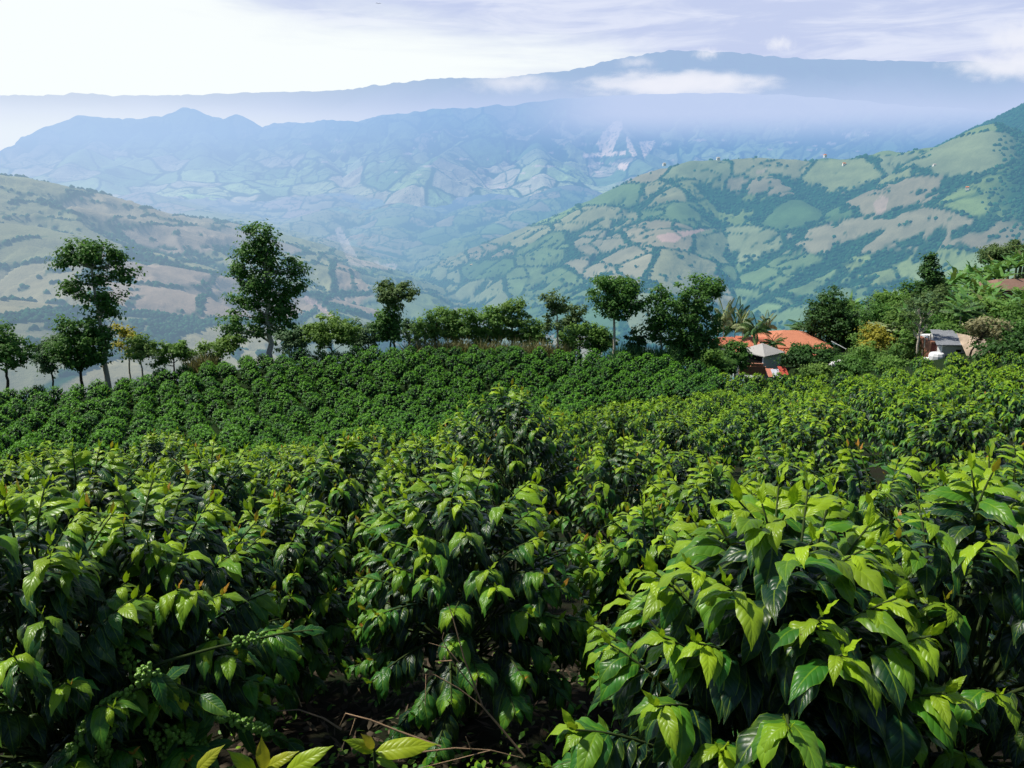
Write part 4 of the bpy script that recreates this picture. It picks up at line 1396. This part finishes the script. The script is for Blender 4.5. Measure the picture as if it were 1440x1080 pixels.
tree('shade_tree', 'slim tree with an umbrella-shaped olive top above a dark lower tuft', 62, (556, 495), [(556, 412, 32, 12), (552, 402, 22, 9), (553, 432, 10, 10)], 'olive', tr=0.11, trunk=[(553, 470)], seed=41, dens=0.6, clump=0.45)
tree('shade_tree', 'dark round tree growing under the umbrella-shaped olive top', 61.5, (550, 495), [(548, 460, 22, 22), (545, 447, 15, 14)], 'dark', tr=0.1, seed=42, clump=0.45)
tree('shade_tree', 'sparse olive-topped tree on a thin pale trunk', 61, (785, 497), [(781, 422, 20, 14), (778, 436, 18, 10), (774, 455, 16, 9)], 'olive', bark='pale', tr=0.10, trunk=[(784, 460)], seed=43, dens=0.35, clump=0.4)
tree('shade_tree', 'round-headed dark green tree on a straight pale trunk', 61, (864, 498), [(868, 412, 34, 24), (852, 405, 20, 16), (884, 420, 24, 20), (870, 436, 30, 14)], 'dark', bark='pale', tr=0.13, trunk=[(864, 450)], seed=44, dens=0.9)
tree('shade_tree', 'dense dark tree, the shorter of the pair beside the orange roof', 62, (930, 505), [(930, 432, 22, 26), (922, 455, 20, 22), (940, 470, 24, 26), (930, 412, 12, 12)], 'dark', bark='pale', tr=0.13, seed=45, dens=0.75)
tree('shade_tree', 'dense dark tree, the taller of the pair beside the orange roof', 63, (975, 508), [(980, 415, 30, 24), (1000, 405, 18, 16), (972, 440, 34, 26), (985, 465, 34, 26), (968, 482, 30, 20)], 'dark', bark='pale', tr=0.16, seed=46, dens=0.8)
tree('shrub', 'glossy round dark shrub in front of the dense dark pair of trees', 62, (895, 500), [(895, 480, 15, 16)], 'deep', cat='shrub', tr=0.06, seed=47, clump=0.4)
tree('shrub', 'low dark shrub at the foot of the straight pale trunk', 63, (852, 497), [(850, 480, 14, 14), (842, 486, 10, 10)], 'dark', cat='shrub', tr=0.06, seed=48, clump=0.4)
# around the houses
for i, (px, py, d, rx, ry, tn) in enumerate([(955, 496, 64, 20, 13, 'dark'), (1000, 506, 66, 22, 14, 'mid'), (1012, 510, 70, 18, 12, 'dark'), (1200, 515, 75, 22, 9, 'dark'), (1255, 512, 74, 20, 8, 'mid'), (1150, 520, 74, 16, 8, 'light')]):
    tree('shrub', 'low leafy shrub in the thicket where the field ends by the farm houses', d, (px, py + 14), [(px, py, rx, ry), (px + 9, py + 4, rx * 0.7, ry * 0.7), (px - 9, py + 5, rx * 0.7, ry * 0.6)], tn, cat='shrub', group='shrubs at the field end', tr=0.05, seed=90 + i, clump=0.42)
tree('garden_tree', 'dark rounded tree hiding the front of the orange-roofed house', 82, (1140, 515), [(1140, 498, 30, 15), (1155, 505, 22, 12), (1120, 500, 18, 14)], 'deep', tr=0.12, seed=61, ls=0.25)
tree('garden_tree', 'bushy dark green tree beside the grey shed', 80, (1040, 520), [(1032, 496, 18, 18), (1042, 506, 11, 14), (1018, 500, 14, 16)], 'dark', tr=0.12, seed=62, ls=0.25)
tree('garden_tree', 'low dark green tree at the field end before the grey shed', 78, (1008, 518), [(1006, 498, 18, 16), (1018, 508, 14, 12)], 'deep', tr=0.1, seed=63, ls=0.25)
tree('garden_tree', 'tall dark tree with a domed crown behind the orange roof end', 97, (1169, 505), [(1165, 430, 26, 22), (1160, 450, 30, 18), (1178, 452, 24, 20), (1170, 470, 30, 14)], 'deep', bark='pale', tr=0.17, trunk=[(1169, 480)], seed=64, ls=0.28, clump=0.7)
tree('garden_tree', 'mid green tree filling the gap after the domed dark tree', 100, (1195, 505), [(1195, 470, 18, 24), (1205, 455, 14, 18)], 'mid', tr=0.14, seed=65, ls=0.28, clump=0.7)
tree('yellow_shrub', 'bush covered with yellow blossom beside the small white-headed palms', 84, (1232, 505), [(1230, 470, 18, 14), (1240, 480, 14, 14), (1222, 486, 14, 12)], 'yellow', cat='shrub', tr=0.06, seed=66, clump=0.5, dens=0.7)
tree('shrub', 'leafy green shrub below the yellow blossom bush', 80, (1225, 515), [(1222, 500, 22, 14), (1205, 505, 16, 12), (1250, 505, 18, 10)], 'mid', cat='shrub', tr=0.06, seed=67, clump=0.5)
tree('conifer', 'dark pointed conifer rising above the hillside grove', 108, (1308, 440), [(1308, 365, 7, 10), (1308, 380, 12, 12), (1309, 396, 16, 14), (1310, 414, 19, 16)], 'deep', cat='tree', tr=0.2, seed=68, ls=0.28, clump=0.6)
tree('bare_tree', 'nearly leafless pale tree with forked limbs behind the water tank', 79, (1288, 508), [(1295, 435, 24, 20), (1278, 450, 16, 16), (1312, 440, 16, 18)], 'olive', bark='pale', tr=0.13, trunk=[(1292, 475), (1296, 450)], seed=69, dens=0.16, clump=0.45, limbs=9, limbr=0.5)
tree('wispy_tree', 'wispy straw-coloured tree leaning over the tarp by the white house', 74, (1360, 505), [(1388, 462, 24, 14), (1372, 458, 14, 10), (1402, 470, 14, 10)], 'straw', tr=0.10, trunk=[(1372, 482)], seed=70, dens=0.30, clump=0.45, limbs=8)
tree('garden_tree', 'spreading dark tree on the hilltop above the bananas', 135, (1412, 385), [(1412, 355, 26, 10), (1430, 352, 20, 10), (1398, 362, 16, 8)], 'olive', tr=0.2, seed=71, ls=0.32, clump=0.8)
tree('red_shrub', 'reddish bush behind the white house roof', 92, (1325, 480), [(1325, 468, 16, 6)], 'red', cat='shrub', tr=0.05, seed=72, clump=0.45)
HG = 'leafy trees of the hillside grove'
hs = np.random.default_rng(12)
hill = [(1222, 452, 98, 'grey'), (1250, 425, 104, 'mid'), (1240, 445, 96, 'dark'), (1270, 428, 104, 'mid'), (1285, 415, 108, 'dark'), (1265, 455, 92, 'light'), (1300, 435, 98, 'grey'), (1325, 420, 104, 'olive'),
        (1330, 440, 96, 'mid'), (1345, 455, 90, 'mid'), (1365, 445, 94, 'grey'), (1380, 430, 100, 'mid'), (1400, 440, 94, 'light'), (1420, 445, 92, 'mid'), (1415, 465, 84, 'dark'),
        (1435, 470, 82, 'dark'), (1310, 462, 86, 'dark'), (1340, 470, 84, 'mid'), (1428, 490, 74, 'deep'), (1405, 495, 72, 'deep'), (1215, 478, 92, 'mid'), (1275, 485, 80, 'mid'), (1290, 440, 100, 'olive'), (1440, 425, 104, 'mid'), (1235, 430, 108, 'grey'), (1190, 440, 112, 'mid')]
WH = {'grey': 'dusty green', 'mid': 'fresh green', 'dark': 'dark green', 'light': 'pale green', 'olive': 'brownish green', 'deep': 'almost black green'}
for i, (px, py, d, tone) in enumerate(hill):
    rx, ry = hs.uniform(17, 25), hs.uniform(13, 19)
    tree('garden_tree', WH[tone] + ' leafy tree in the thick grove on the hillside above the white house', d, (px, py + 25), [(px, py, rx, ry), (px + hs.uniform(-12, 12), py + 8, rx * 0.8, ry * 0.8), (px + hs.uniform(-8, 8), py - 7, rx * 0.55, ry * 0.6)],
         tone, group=HG, tr=0.12, seed=400 + i, ls=0.28, clump=0.66, dens=0.75, nl=28)


# --- bananas and palms
def banana_mesh(seed, n=9, L=2.4):
    r = np.random.default_rng(seed)
    a_ = np.arange(n) * 2.4 + r.uniform(0, 1, n)
    el = np.linspace(1.38, 0.55, n) + r.normal(0, 0.1, n)
    O = np.zeros((n, 3)) + np.array([0, 0, 1.9]) + r.normal(0, 0.06, (n, 3))
    D = np.stack([np.cos(a_) * np.cos(el), np.sin(a_) * np.cos(el), np.sin(el)], 1)
    N = np.stack([-np.cos(a_) * np.sin(el), -np.sin(a_) * np.sin(el), np.cos(el)], 1)
    Ls = L * r.uniform(0.75, 1.1, n)
    V, F_, T, U = leaf_batch(O, D, N, Ls, Ls * 0.21, r.uniform(0.6, 1.5, n), r.uniform(0.35, 0.95, n), r.random(n) * 0.5, (r.random(n) < 0.05) * 0.6, 9, 2, 0.14, seed)
    lv = mesh_data('fronds', V, F_, M_banana, {'tint': T, 'luv': U})
    st_ = MB().tube([(0, 0, -0.3), (0.03, 0, 1.0), (0, 0.02, 2.0)], 0.16, 0.09, 7).data('stem', M_banstem)
    return lv, st_


M_banana = mat_leaf('banana_leaf', (0.045, 0.15, 0.03), (0.11, 0.27, 0.05), (0.26, 0.44, 0.11), (0.38, 0.30, 0.10), trans=0.3, veins=False, rough=0.45, gain=2.0)
M_banstem = mat_plain('banana_stem', (0.16, 0.19, 0.08), 0.7, 0.2, 0.3, 4, 0.3, 0.02)
BN = [banana_mesh(700 + k, 10 + k % 3) for k in range(4)]
hb = np.random.default_rng(3)
bspots = [(1322, 402, 112), (1340, 383, 119), (1353, 378, 121), (1370, 374, 124), (1388, 373, 125), (1404, 371, 126), (1420, 372, 126), (1436, 371, 127), (1452, 370, 127), (1376, 408, 110), (1392, 410, 109), (1345, 425, 103), (1412, 446, 94), (1390, 440, 97), (1372, 440, 97), (1300, 415, 108), (1185, 432, 112), (1232, 420, 110), (1256, 412, 110), (1345, 395, 118), (1362, 388, 120), (1380, 385, 122), (1396, 383, 123), (1412, 382, 122), (1428, 384, 121), (1440, 380, 124), (1368, 402, 114), (1352, 412, 110), (1336, 408, 112), (1388, 398, 116), (1405, 398, 116), (1330, 392, 116),
          (1395, 425, 104), (1375, 420, 106), (1360, 430, 102), (1438, 440, 98), (1215, 455, 104), (1205, 445, 108), (1228, 440, 106), (1246, 455, 100), (1195, 425, 115), (1212, 425, 114), (1355, 448, 94), (1278, 445, 98), (1318, 430, 104)]
for i, (px, py, d) in enumerate(bspots):
    top = at(px, py, d)
    zg = float(gz(top[0], top[1]))
    h = np.clip((top[2] - zg) / 3.1, 0.85, 2.2)
    o = empty('banana_plant', (top[0], top[1], max(zg, top[2] - 5.5)), hb.uniform(0, 6.28), 'banana plant with arching torn leaves in the hillside grove', 'banana plant', 'banana plants of the hillside grove')
    link('fronds', BN[i % 4][0], o)
    link('stem', BN[i % 4][1], o)
    sb = hb.uniform(1.15, 1.55)
    o.scale = (sb, sb, float(max(h, 1.1)))


def palm_mesh(seed, n=17, L=2.5, h=4.0, tr=0.11, white=False):
    r = np.random.default_rng(seed)
    OO, DD, NN = [], [], []
    LL = []
    for i in range(n):
        a_ = i * 2.4 + r.uniform(-0.2, 0.2)
        el = 1.4 - 1.0 * i / n
        f = np.linspace(0.1, 1, 30)
        bend = r.uniform(0.9, 1.6)
        e = el - bend * f
        dh = np.cumsum(np.cos(e)) / 30 * L
        dz = np.cumsum(np.sin(e)) / 30 * L
        for j in range(30):
            p = np.array([math.cos(a_) * dh[j], math.sin(a_) * dh[j], h + dz[j]])
            tdir = np.array([math.cos(a_) * math.cos(e[j]), math.sin(a_) * math.cos(e[j]), math.sin(e[j])])
            sidev = np.array([-math.sin(a_), math.cos(a_), 0])
            for sg in (1, -1):
                OO.append(p); DD.append(sidev * sg * 0.8 + tdir * 0.6 + np.array([0, 0, -0.35])); NN.append(np.array([0, 0, 1.0]) + 0.3 * tdir); LL.append(0.75 * math.sin(0.3 + 2.6 * f[j]) * L / 2.6)
    n_ = len(OO)
    V, F_, T, U = leaf_batch(np.array(OO), np.array(DD), np.array(NN), np.array(LL), np.full(n_, 0.13), np.full(n_, 0.8), r.uniform(0.3, 0.9, n_), r.random(n_) * 0.4, np.zeros(n_), 2, 1, 0, seed)
    fr = mesh_data('fronds', V, F_, M_palm_pale if white else M_palm, {'tint': T, 'luv': U})
    tk = MB().tube([(0, 0, -0.5), (0.05, 0, h * 0.5), (0, 0, h + 0.1)], tr, tr * 0.6, 7).data('trunk', M_bark_pale)
    return fr, tk


M_palm = mat_leaf('palm_leaf', (0.025, 0.085, 0.02), (0.06, 0.16, 0.03), (0.17, 0.27, 0.07), trans=0.25, veins=False, rough=0.45, gain=2.0)
M_palm_pale = mat_leaf('palm_leaf_pale', (0.12, 0.20, 0.06), (0.26, 0.34, 0.12), (0.60, 0.62, 0.36), trans=0.25, veins=False, rough=0.5, gain=4.0)
PM = [palm_mesh(800 + k) for k in range(3)]
PW = palm_mesh(810, 13, 1.9, 4.0, 0.09, True)
for i, (px, py, d, sc, w_, lab) in enumerate([
        (1018, 456, 95, 0.75, True, 'pale-fronded palm nearest the dense dark pair of trees'), (1034, 462, 98, 0.75, False, 'palm behind the low red annex roof, second from the dark trees'), (1045, 462, 92, 0.72, True, 'pale palm rising over the low red annex roof'),
        (1062, 468, 88, 0.70, False, 'feathery palm at the near end of the big orange roof'), (1078, 461, 99, 0.7, True, 'pale palm peeping behind the big orange roof end'), (1088, 484, 88, 0.62, False, 'dark palm standing in front of the big orange roof'),
        (1130, 462, 108, 1.0, False, 'palm tips showing over the ridge of the big orange roof'),
        (1240, 462, 92, 1.0, True, 'small white-headed palm, first of three behind the yellow blossom'), (1254, 461, 92, 1.1, True, 'small white-headed palm, middle of three by the yellow blossom'), (1270, 463, 92, 1.0, True, 'small white-headed palm, last of three by the yellow blossom'),
        (1352, 440, 88, 1.0, False, 'palm with a thin white trunk behind the white house')]):
    top = at(px, py, d)
    zg = float(gz(top[0], top[1]))
    o = empty('palm_tree', (top[0], top[1], zg), i * 1.3, lab, 'palm')
    fr, tk = PW if w_ else PM[i % 3]
    link('fronds', fr, o)
    link('trunk', tk, o)
    o.scale = (sc, sc, max(0.4, (top[2] - zg) / 4.0))

# tall and dry grass at the far field edge
rg = np.random.default_rng(8)


def grass(name, segs, n, hgt, cols):
    Vs, Ts = [], []
    px = np.concatenate([rg.uniform(a_, b_, int(n * w_)) for a_, b_, _, w_ in segs])
    d = np.concatenate([rg.uniform(c_ - 1.2, c_ + 1.6, int(n * w_)) for _, _, c_, w_ in segs])
    p = at(px, np.full(len(px), 495.0), d)
    p[:, 2] = gz(p[:, 0], p[:, 1])
    k = len(p)
    D = np.stack([rg.normal(0, 0.35, k), rg.normal(0, 0.35, k), np.ones(k)], 1)
    N = rg.normal(0, 1, (k, 3)) * np.array([1, 1, 0.1])
    V, F_, T, U = leaf_batch(p, D, N, hgt * rg.uniform(0.6, 1.2, k), np.full(k, 0.09), rg.uniform(0.3, 1.2, k), rg.random(k), rg.random(k), np.zeros(k), 2, 1, 0, 2)
    tag(link(name, mesh_data(name, V, F_, cols, {'tint': T})), kind='stuff')


grass('dry_grass', [(575, 800, 61.0, 0.8), (265, 300, 61.0, 0.2)], 6500, 1.75, mat_leaf('dry_grass', (0.12, 0.11, 0.035), (0.26, 0.23, 0.09), (0.40, 0.36, 0.17), veins=False, trans=0.3, rough=0.7, gain=4))
grass('tall_grass', [(868, 950, 61.5, 1.0)], 3200, 2.0, mat_leaf('tall_grass', (0.03, 0.10, 0.03), (0.07, 0.18, 0.05), (0.16, 0.32, 0.09), veins=False, trans=0.3, rough=0.6, gain=3))
grass('hillside_grass', [(1180, 1440, 80, 0.4), (1020, 1200, 80, 0.25), (1180, 1440, 100, 0.35)], 9000, 1.1, mat_leaf('hillside_grass', (0.03, 0.08, 0.02), (0.07, 0.16, 0.03), (0.20, 0.28, 0.06), veins=False, trans=0.3, rough=0.6, gain=3))


# ------------------------------------------------------------------ houses
def mat_roof(name, c1_, c2_, sc, along='X', rough=0.75, metal=0.0, bd=0.05):
    m = NT(name)
    tc = m.obj()
    wv = m.n('ShaderNodeTexWave', {'Vector': tc, 'Scale': sc, 'Distortion': 0.4}, wave_type='BANDS', bands_direction=along)
    nz_ = m.noise(1.1, 6, 0.6, tc)
    nz3 = m.noise(9, 4, 0.6, tc)
    k = m.math('ADD', m.math('MULTIPLY', nz_, 0.65), m.math('MULTIPLY', nz3, 0.35))
    c = m.mix(k, c1_, c2_)
    c = m.mix(m.math('MULTIPLY', wv.outputs['Fac'], 0.25), c, tuple(x * 0.5 for x in c1_))
    return m.end(m.bsdf(c, rough, 0.2, m.bump(wv.outputs['Fac'], 0.7, bd), Metallic=metal))


M_tile = mat_roof('orange_tile', (0.58, 0.20, 0.105), (0.78, 0.33, 0.20), 3.0)
M_tile2 = mat_roof('red_tile', (0.58, 0.17, 0.095), (0.72, 0.26, 0.155), 3.0)
M_greyroof = mat_roof('grey_sheet', (0.40, 0.38, 0.36), (0.62, 0.60, 0.57), 2.6)
M_darkroof = mat_roof('weathered_sheet', (0.17, 0.18, 0.20), (0.40, 0.42, 0.45), 2.6)
M_rust = mat_roof('rusty_roof', (0.17, 0.09, 0.06), (0.42, 0.27, 0.21), 2.2)
M_white = mat_plain('white_wall', (0.78, 0.78, 0.76), 0.85, 0.15, 0.10, 1.5, 0.1, 0.01)
M_brick = mat_plain('brick_wall', (0.36, 0.17, 0.11), 0.9, 0.1, 0.3, 2.5, 0.3, 0.02)
M_hole = mat_plain('dark_room', (0.012, 0.011, 0.011), 0.9, 0.05, 0.3, 3, 0.1, 0.01)
M_wood = mat_plain('painted_door', (0.20, 0.06, 0.05), 0.7, 0.2, 0.3, 4, 0.2, 0.01)
M_tarp = mat_plain('beige_tarp', (0.60, 0.47, 0.34), 0.75, 0.2, 0.25, 1.2, 0.8, 0.15)


def hip(m, x0, x1, y0, y1, z0, h, inset, t=0.12, ox=0.0):
    V = [(x0, y0, z0), (x1, y0, z0), (x1, y1, z0), (x0, y1, z0), (x0 + inset + ox, (y0 + y1) / 2, z0 + h), (x1 - inset + ox, (y0 + y1) / 2, z0 + h)]
    m.add(V, [[0, 1, 5, 4], [2, 3, 4, 5]])
    m.add(V, [[1, 2, 5], [3, 0, 4]])
    m.add([(a_, b_, c_ - t) for a_, b_, c_ in V[:4]] + V[:4], [[3, 2, 1, 0], [0, 1, 5, 4], [1, 2, 6, 5], [2, 3, 7, 6], [3, 0, 4, 7]])
    return m


def house(name, label, px, py, d, rz):
    p = at(px, py, d)
    return empty(name, p, rz, label, 'house')


# big orange roof
k = mpp(92)
h = house('farmhouse', 'long farmhouse under a big orange tiled hip roof', 1118, 500, 92, R(-6))
Wd = 80 * k / 2
m = MB().box((0, 3.2, -1.62), (2 * Wd - 1.2, 6.0, 5.0))
m.build('wall', M_white, h, smooth=False)
hip(MB(), -Wd - 0.5, Wd + 0.6, -0.6, 7.4, 1.0, 1.15, 3.2).build('roof', M_tile, h, smooth=False)
for xx in (-2.6, -0.4, 1.8):
    wn = MB().box((xx, 0.185, -0.05), (0.9, 0.05, 1.0)).build('window', M_hole, h, smooth=False)
    MB().box((xx, 0.15, 0.48), (1.05, 0.05, 0.08)).box((xx, 0.15, -0.58), (1.05, 0.05, 0.08)).build('frame', M_wood, wn, smooth=False)
m = MB()
V = [(-Wd + 0.2, -2.3, 0.45), (Wd - 0.3, -2.3, 0.45), (Wd - 0.3, -0.45, 0.9), (-Wd + 0.2, -0.45, 0.9)]
m.add(V + [(a_, b_, c_ - 0.08) for a_, b_, c_ in V], [[0, 1, 2, 3], [7, 6, 5, 4], [0, 4, 5, 1], [1, 5, 6, 2], [2, 6, 7, 3], [3, 7, 4, 0]])
m.build('porch_roof', M_tile2, h, smooth=False)
for xx in (-3.4, -1.2, 1.0, 3.2):
    MB().tube([(xx, -2.1, -2.5), (xx, -2.1, 0.42)], 0.07, 0.07, 6).build('porch_post', M_white, h)
# low red annex
k = mpp(89)
h2 = house('annex_house', 'low house with a bright red tiled roof in front of the palms', 1056, 505, 89, R(-14))
MB().box((0.1, 1.8, -0.75), (3.6, 3.0, 3.0)).build('wall', M_white, h2, smooth=False)
V = [(-2.2, -0.4, 0.85), (2.4, -0.4, 0.65), (2.0, 3.6, 1.75), (-1.7, 3.6, 1.75)]
MB().add(V + [(a_, b_, c_ - 0.1) for a_, b_, c_ in V], [[0, 1, 2, 3], [7, 6, 5, 4], [0, 4, 5, 1], [1, 5, 6, 2], [2, 6, 7, 3], [3, 7, 4, 0]]).build('roof', M_tile2, h2, smooth=False)
MB().box((0.6, 0.285, 0.1), (1.0, 0.04, 1.0)).build('window', M_hole, h2, smooth=False)
h3 = house('outhouse', 'small red-roofed outhouse peeping out beside the dense dark trees', 1026, 500, 92, R(10))
MB().box((0, 1.2, 0.05), (2.4, 2.0, 2.0)).build('wall', M_white, h3, smooth=False)
hip(MB(), -1.7, 1.7, -0.3, 2.7, 1.2, 0.7, 0.9).build('roof', M_tile2, h3, smooth=False)
MB().box((0.0, 0.185, 0.1), (0.8, 0.04, 1.4)).build('door', M_hole, h3, smooth=False)
# grey shed
k = mpp(84)
hs_ = house('shed', 'white-walled shed with a pale grey pyramid roof seen corner on', 1073, 519, 83, R(35))
S = 1.42
MB().box((S, S, 0.0), (2 * S - 0.1, 2 * S - 0.1, 2.6)).build('wall', M_white, hs_, smooth=False)
hip(MB(), -0.25, 2 * S + 0.25, -0.25, 2 * S + 0.25, 1.40, 0.85, S + 0.2, 0.08).build('roof', M_greyroof, hs_, smooth=False)
MB().box((-0.0 + 0.045, S, 0.35), (0.05, 2 * S - 0.5, 1.7)).build('opening', M_hole, hs_, smooth=False)
for i, (cx, cy, sx, c_, lab) in enumerate([(1084, 524, 0.8, (0.60, 0.24, 0.16), 'orange red plastic sheet lying against the shed'), (1092, 525, 0.9, (0.60, 0.62, 0.70), 'pale grey blue plastic sheet lying below the shed wall'), (1101, 521, 0.8, (0.55, 0.10, 0.07), 'bright red tarpaulin at the shed corner')]):
    p = at(cx, cy, 81.5)
    t_ = np.linspace(-1, 1, 9)
    A, B = np.meshgrid(t_, t_)
    Zs = 0.28 * B + 0.06 * fbm(A * 2 + i, B * 2, 3, i)
    o = link('plastic_sheet', mesh_data('plastic_sheet', np.stack([A * sx / 2, B * 0.6, Zs], -1).reshape(-1, 3), sheet(9, 9), mat_plain('plastic_sheet', c_, 0.5, 0.4, 0.15, 2, 0.2, 0.03)), None, p)
    tag(o, lab, 'plastic sheet')
p = at(1058, 521, 82)
o = MB().box((0, 0, 0), (2.6, 0.3, 0.9)).box((0.4, 0.02, 0.6), (1.2, 0.28, 0.3)).build('low_wall', M_brick, None, p, R(-8), smooth=False)
tag(o, 'low broken brick wall beside the grey shed', 'wall')
# white house
h = house('white_house', 'small white-walled house with a weathered dark grey sheet roof', 1334, 498, 78, R(4))
k = mpp(78)
MB().box((0.55, 2.2, 0.0), (2.3, 4.2, 1.75)).build('wall', M_white, h, smooth=False)
MB().box((-0.85, 2.6, 0.0), (0.5, 3.2, 1.75)).build('side_room', M_brick, h, smooth=False)
V = [(-1.35, -0.25, 0.92), (1.95, -0.25, 0.82), (3.1, 4.8, 1.10), (1.3, 4.8, 1.2)]
V[3] = (1.0, 4.8, 1.18)
MB().add(V + [(a_, b_, c_ - 0.07) for a_, b_, c_ in V], [[0, 1, 2, 3], [7, 6, 5, 4], [0, 4, 5, 1], [1, 5, 6, 2], [2, 6, 7, 3], [3, 7, 4, 0]]).build('roof', M_darkroof, h, smooth=False)
MB().box((0.9, 0.085, 0.25), (0.45, 0.04, 0.22)).build('window', M_hole, h, smooth=False)
MB().box((-0.85, 0.98, -0.05), (0.36, 0.04, 1.5)).build('door', M_wood, h, smooth=False)
MB().tube([(-1.22, -0.1, -0.9), (-1.22, -0.1, 0.9)], 0.04, 0.04, 6).build('porch_post', M_wood, h)
# tarp
p = at(1372, 488, 77)
t_ = np.linspace(-1, 1, 17)
A, B = np.meshgrid(t_, t_)
Zs = 0.75 * B - 0.25 * A + 0.35 * (1 - A * A) * (1 - B * B) + 0.12 * fbm(A * 2.2, B * 2.2, 3, 5)
o = link('tarpaulin', mesh_data('tarpaulin', np.stack([A * 1.25, B * 1.0, Zs], -1).reshape(-1, 3), sheet(17, 17), M_tarp), None, p)
tag(o, 'beige tarpaulin draped beside the white house under the wispy tree', 'tarpaulin')
# tank
p = at(1316, 508, 76.5)
a_ = np.arange(10) / 10 * 2 * PI
prof = [(0.50, 0), (0.62, 0.15), (0.64, 0.5), (0.55, 0.72), (0.2, 0.82), (0.0, 0.83)]
V = [(r_ * math.cos(q), r_ * math.sin(q), z_) for r_, z_ in prof for q in a_]
Fq = [[i * 10 + j, i * 10 + (j + 1) % 10, (i + 1) * 10 + (j + 1) % 10, (i + 1) * 10 + j] for i in range(5) for j in range(10)]
o = MB().add(V, Fq).build('water_tank', mat_plain('white_plastic', (0.80, 0.80, 0.80), 0.5, 0.3, 0.05, 2, 0.05, 0.01), None, p, smooth=False)
tag(o, 'bright white rounded water tank in front of the white house', 'water tank')
p = at(1303, 507, 76.5)
o = MB().add(np.array(V) * np.array([0.45, 0.45, 0.35]), Fq).build('white_sack', M_white, None, p)
tag(o, 'low white sack on the ground next to the water tank', 'sack')
# fence posts behind the tank
for i, (px, y0, y1) in enumerate([(1297, 510, 492), (1301, 483, 474), (1306, 481, 472), (1309, 479, 470)]):
    b = at(px, y0, 79)
    t = at(px, y1, 79)
    o = MB().tube(np.array([(0, 0, -0.4), t - b]), 0.09 if i == 0 else 0.06, 0.06, 6).build('fence_post', M_bark_pale, None, b)
    tag(o, 'stout pale post beside the water tank' if i == 0 else 'thin pale fence post in the row behind the bare tree', 'post', 'fence posts' if i else None)
# rusty house
h = house('hill_house', 'rusty-roofed house among bananas high on the hillside', 1425, 421, 112, R(6))
MB().box((0.8, 2.2, -0.2), (5.2, 4.0, 2.4)).build('wall', M_brick, h, smooth=False)
hip(MB(), -2.3, 4.4, -0.4, 5.0, 1.15, 0.95, 1.6).build('roof', M_rust, h, smooth=False)
MB().box((0.6, 0.185, 0.3), (0.9, 0.04, 1.0)).build('window', M_hole, h, smooth=False)
# stone heap by the orange roofed house
p = at(1183, 512, 80)
for i, (dx, dz, s, c_) in enumerate([(0, 0, 0.5, (0.7, 0.68, 0.66)), (0.7, 0.1, 0.35, (0.55, 0.40, 0.28)), (-0.6, -0.05, 0.4, (0.72, 0.70, 0.72))]):
    v = SV * (1 + 0.25 * gnoise(SV[:, 0] * 2 + i, SV[:, 1] * 2 + SV[:, 2], 4))[:, None] * np.array([s * 1.3, s, s * 0.75])
    o = link('boulder', mesh_data('boulder', v, SF, mat_plain('stone', c_, 0.9, 0.1, 0.2, 3, 0.3, 0.03)), None, p + np.array([dx, 0, dz]))
    tag(o, ['pale boulder below the domed dark tree, the biggest of three', 'tan boulder next to the biggest pale one', 'whitish boulder on the shed side of the biggest one'][i], 'boulder')
# white pole slanting from the orange roof
a_, b_ = at(1169, 480, 84), at(1190, 491, 84)
o = MB().tube(np.array([a_ - a_, b_ - a_]), 0.05, 0.05, 6).build('slanting_pole', M_white, None, a_)
tag(o, 'thin white pole slanting down from the orange roof end', 'pole')

# tiny houses on the far ridge
rt = np.random.default_rng(21)
for i, (px, py, d, lab) in enumerate([(934, 232, 1990, 'tiny white house on the ridge where the right-hand hill begins to level'), (1187, 232, 1800, 'tiny white farmhouse just below the hill crest, the largest of them'), (1314, 234, 1600, 'tiny white house among fields on the wooded side of the hill'),
                                       (1360, 266, 1500, 'tiny white shed low on the wooded slope'), (1010, 224, 1960, 'tiny house among crest trees of the hill, first of two'), (1160, 220, 1900, 'tiny pale house on the skyline saddle of the hill'), (663, 374, 2150, 'tiny white farmstead on the field slope above the gorge')]):
    v = ray(px, py)
    hd = v[:2] / np.hypot(v[0], v[1])
    best = None
    # find where this line of sight meets the hill
    rr2 = np.linspace(900, 2700, 900)
    pts2 = hd[None] * rr2[:, None]
    zr2, dd2 = ridge_max(pts2, ridges)
    el = v[2] / np.hypot(v[0], v[1]) * rr2
    hit = np.nonzero(zr2 > el)[0]
    r_ = rr2[hit[0]] if len(hit) else d
    p = np.array([*(hd * r_), v[2] / np.hypot(v[0], v[1]) * r_ + 1.5])
    s = 0.75 * r_ / 1900
    o = empty('far_house', p, rt.uniform(-0.6, 0.6), lab, 'house')
    MB().box((0, 0, -1), (9 * s, 6 * s, 7 * s)).build('wall', M_white, o, smooth=False)
    hip(MB(), -5 * s, 5 * s, -3.5 * s, 3.5 * s, 2.6 * s, 2.2 * s, 2.5 * s).build('roof', M_tile if i % 2 else M_greyroof, o, smooth=False)

# a bird high in the pale sky
p = at(532, 5, 160)
V = np.array([(0, -0.35, 0), (0.06, 0.1, 0.03), (0, 0.4, 0), (-0.06, 0.1, 0.03), (0, 0, -0.07), (0.32, 0.08, 0.14), (0.75, -0.08, 0.02), (-0.32, 0.08, 0.14), (-0.75, -0.08, 0.02), (0.05, -0.1, 0.02), (-0.05, -0.1, 0.02)])
o = MB().add(V * 0.8, [[0, 1, 4], [1, 2, 4], [2, 3, 4], [3, 0, 4], [0, 3, 1], [1, 3, 2], [1, 5, 9], [5, 6, 9], [3, 10, 7], [7, 10, 8]]).build('bird', M_hole, None, p, R(30), smooth=False)
tag(o, 'tiny dark bird gliding high in the pale sky', 'bird')
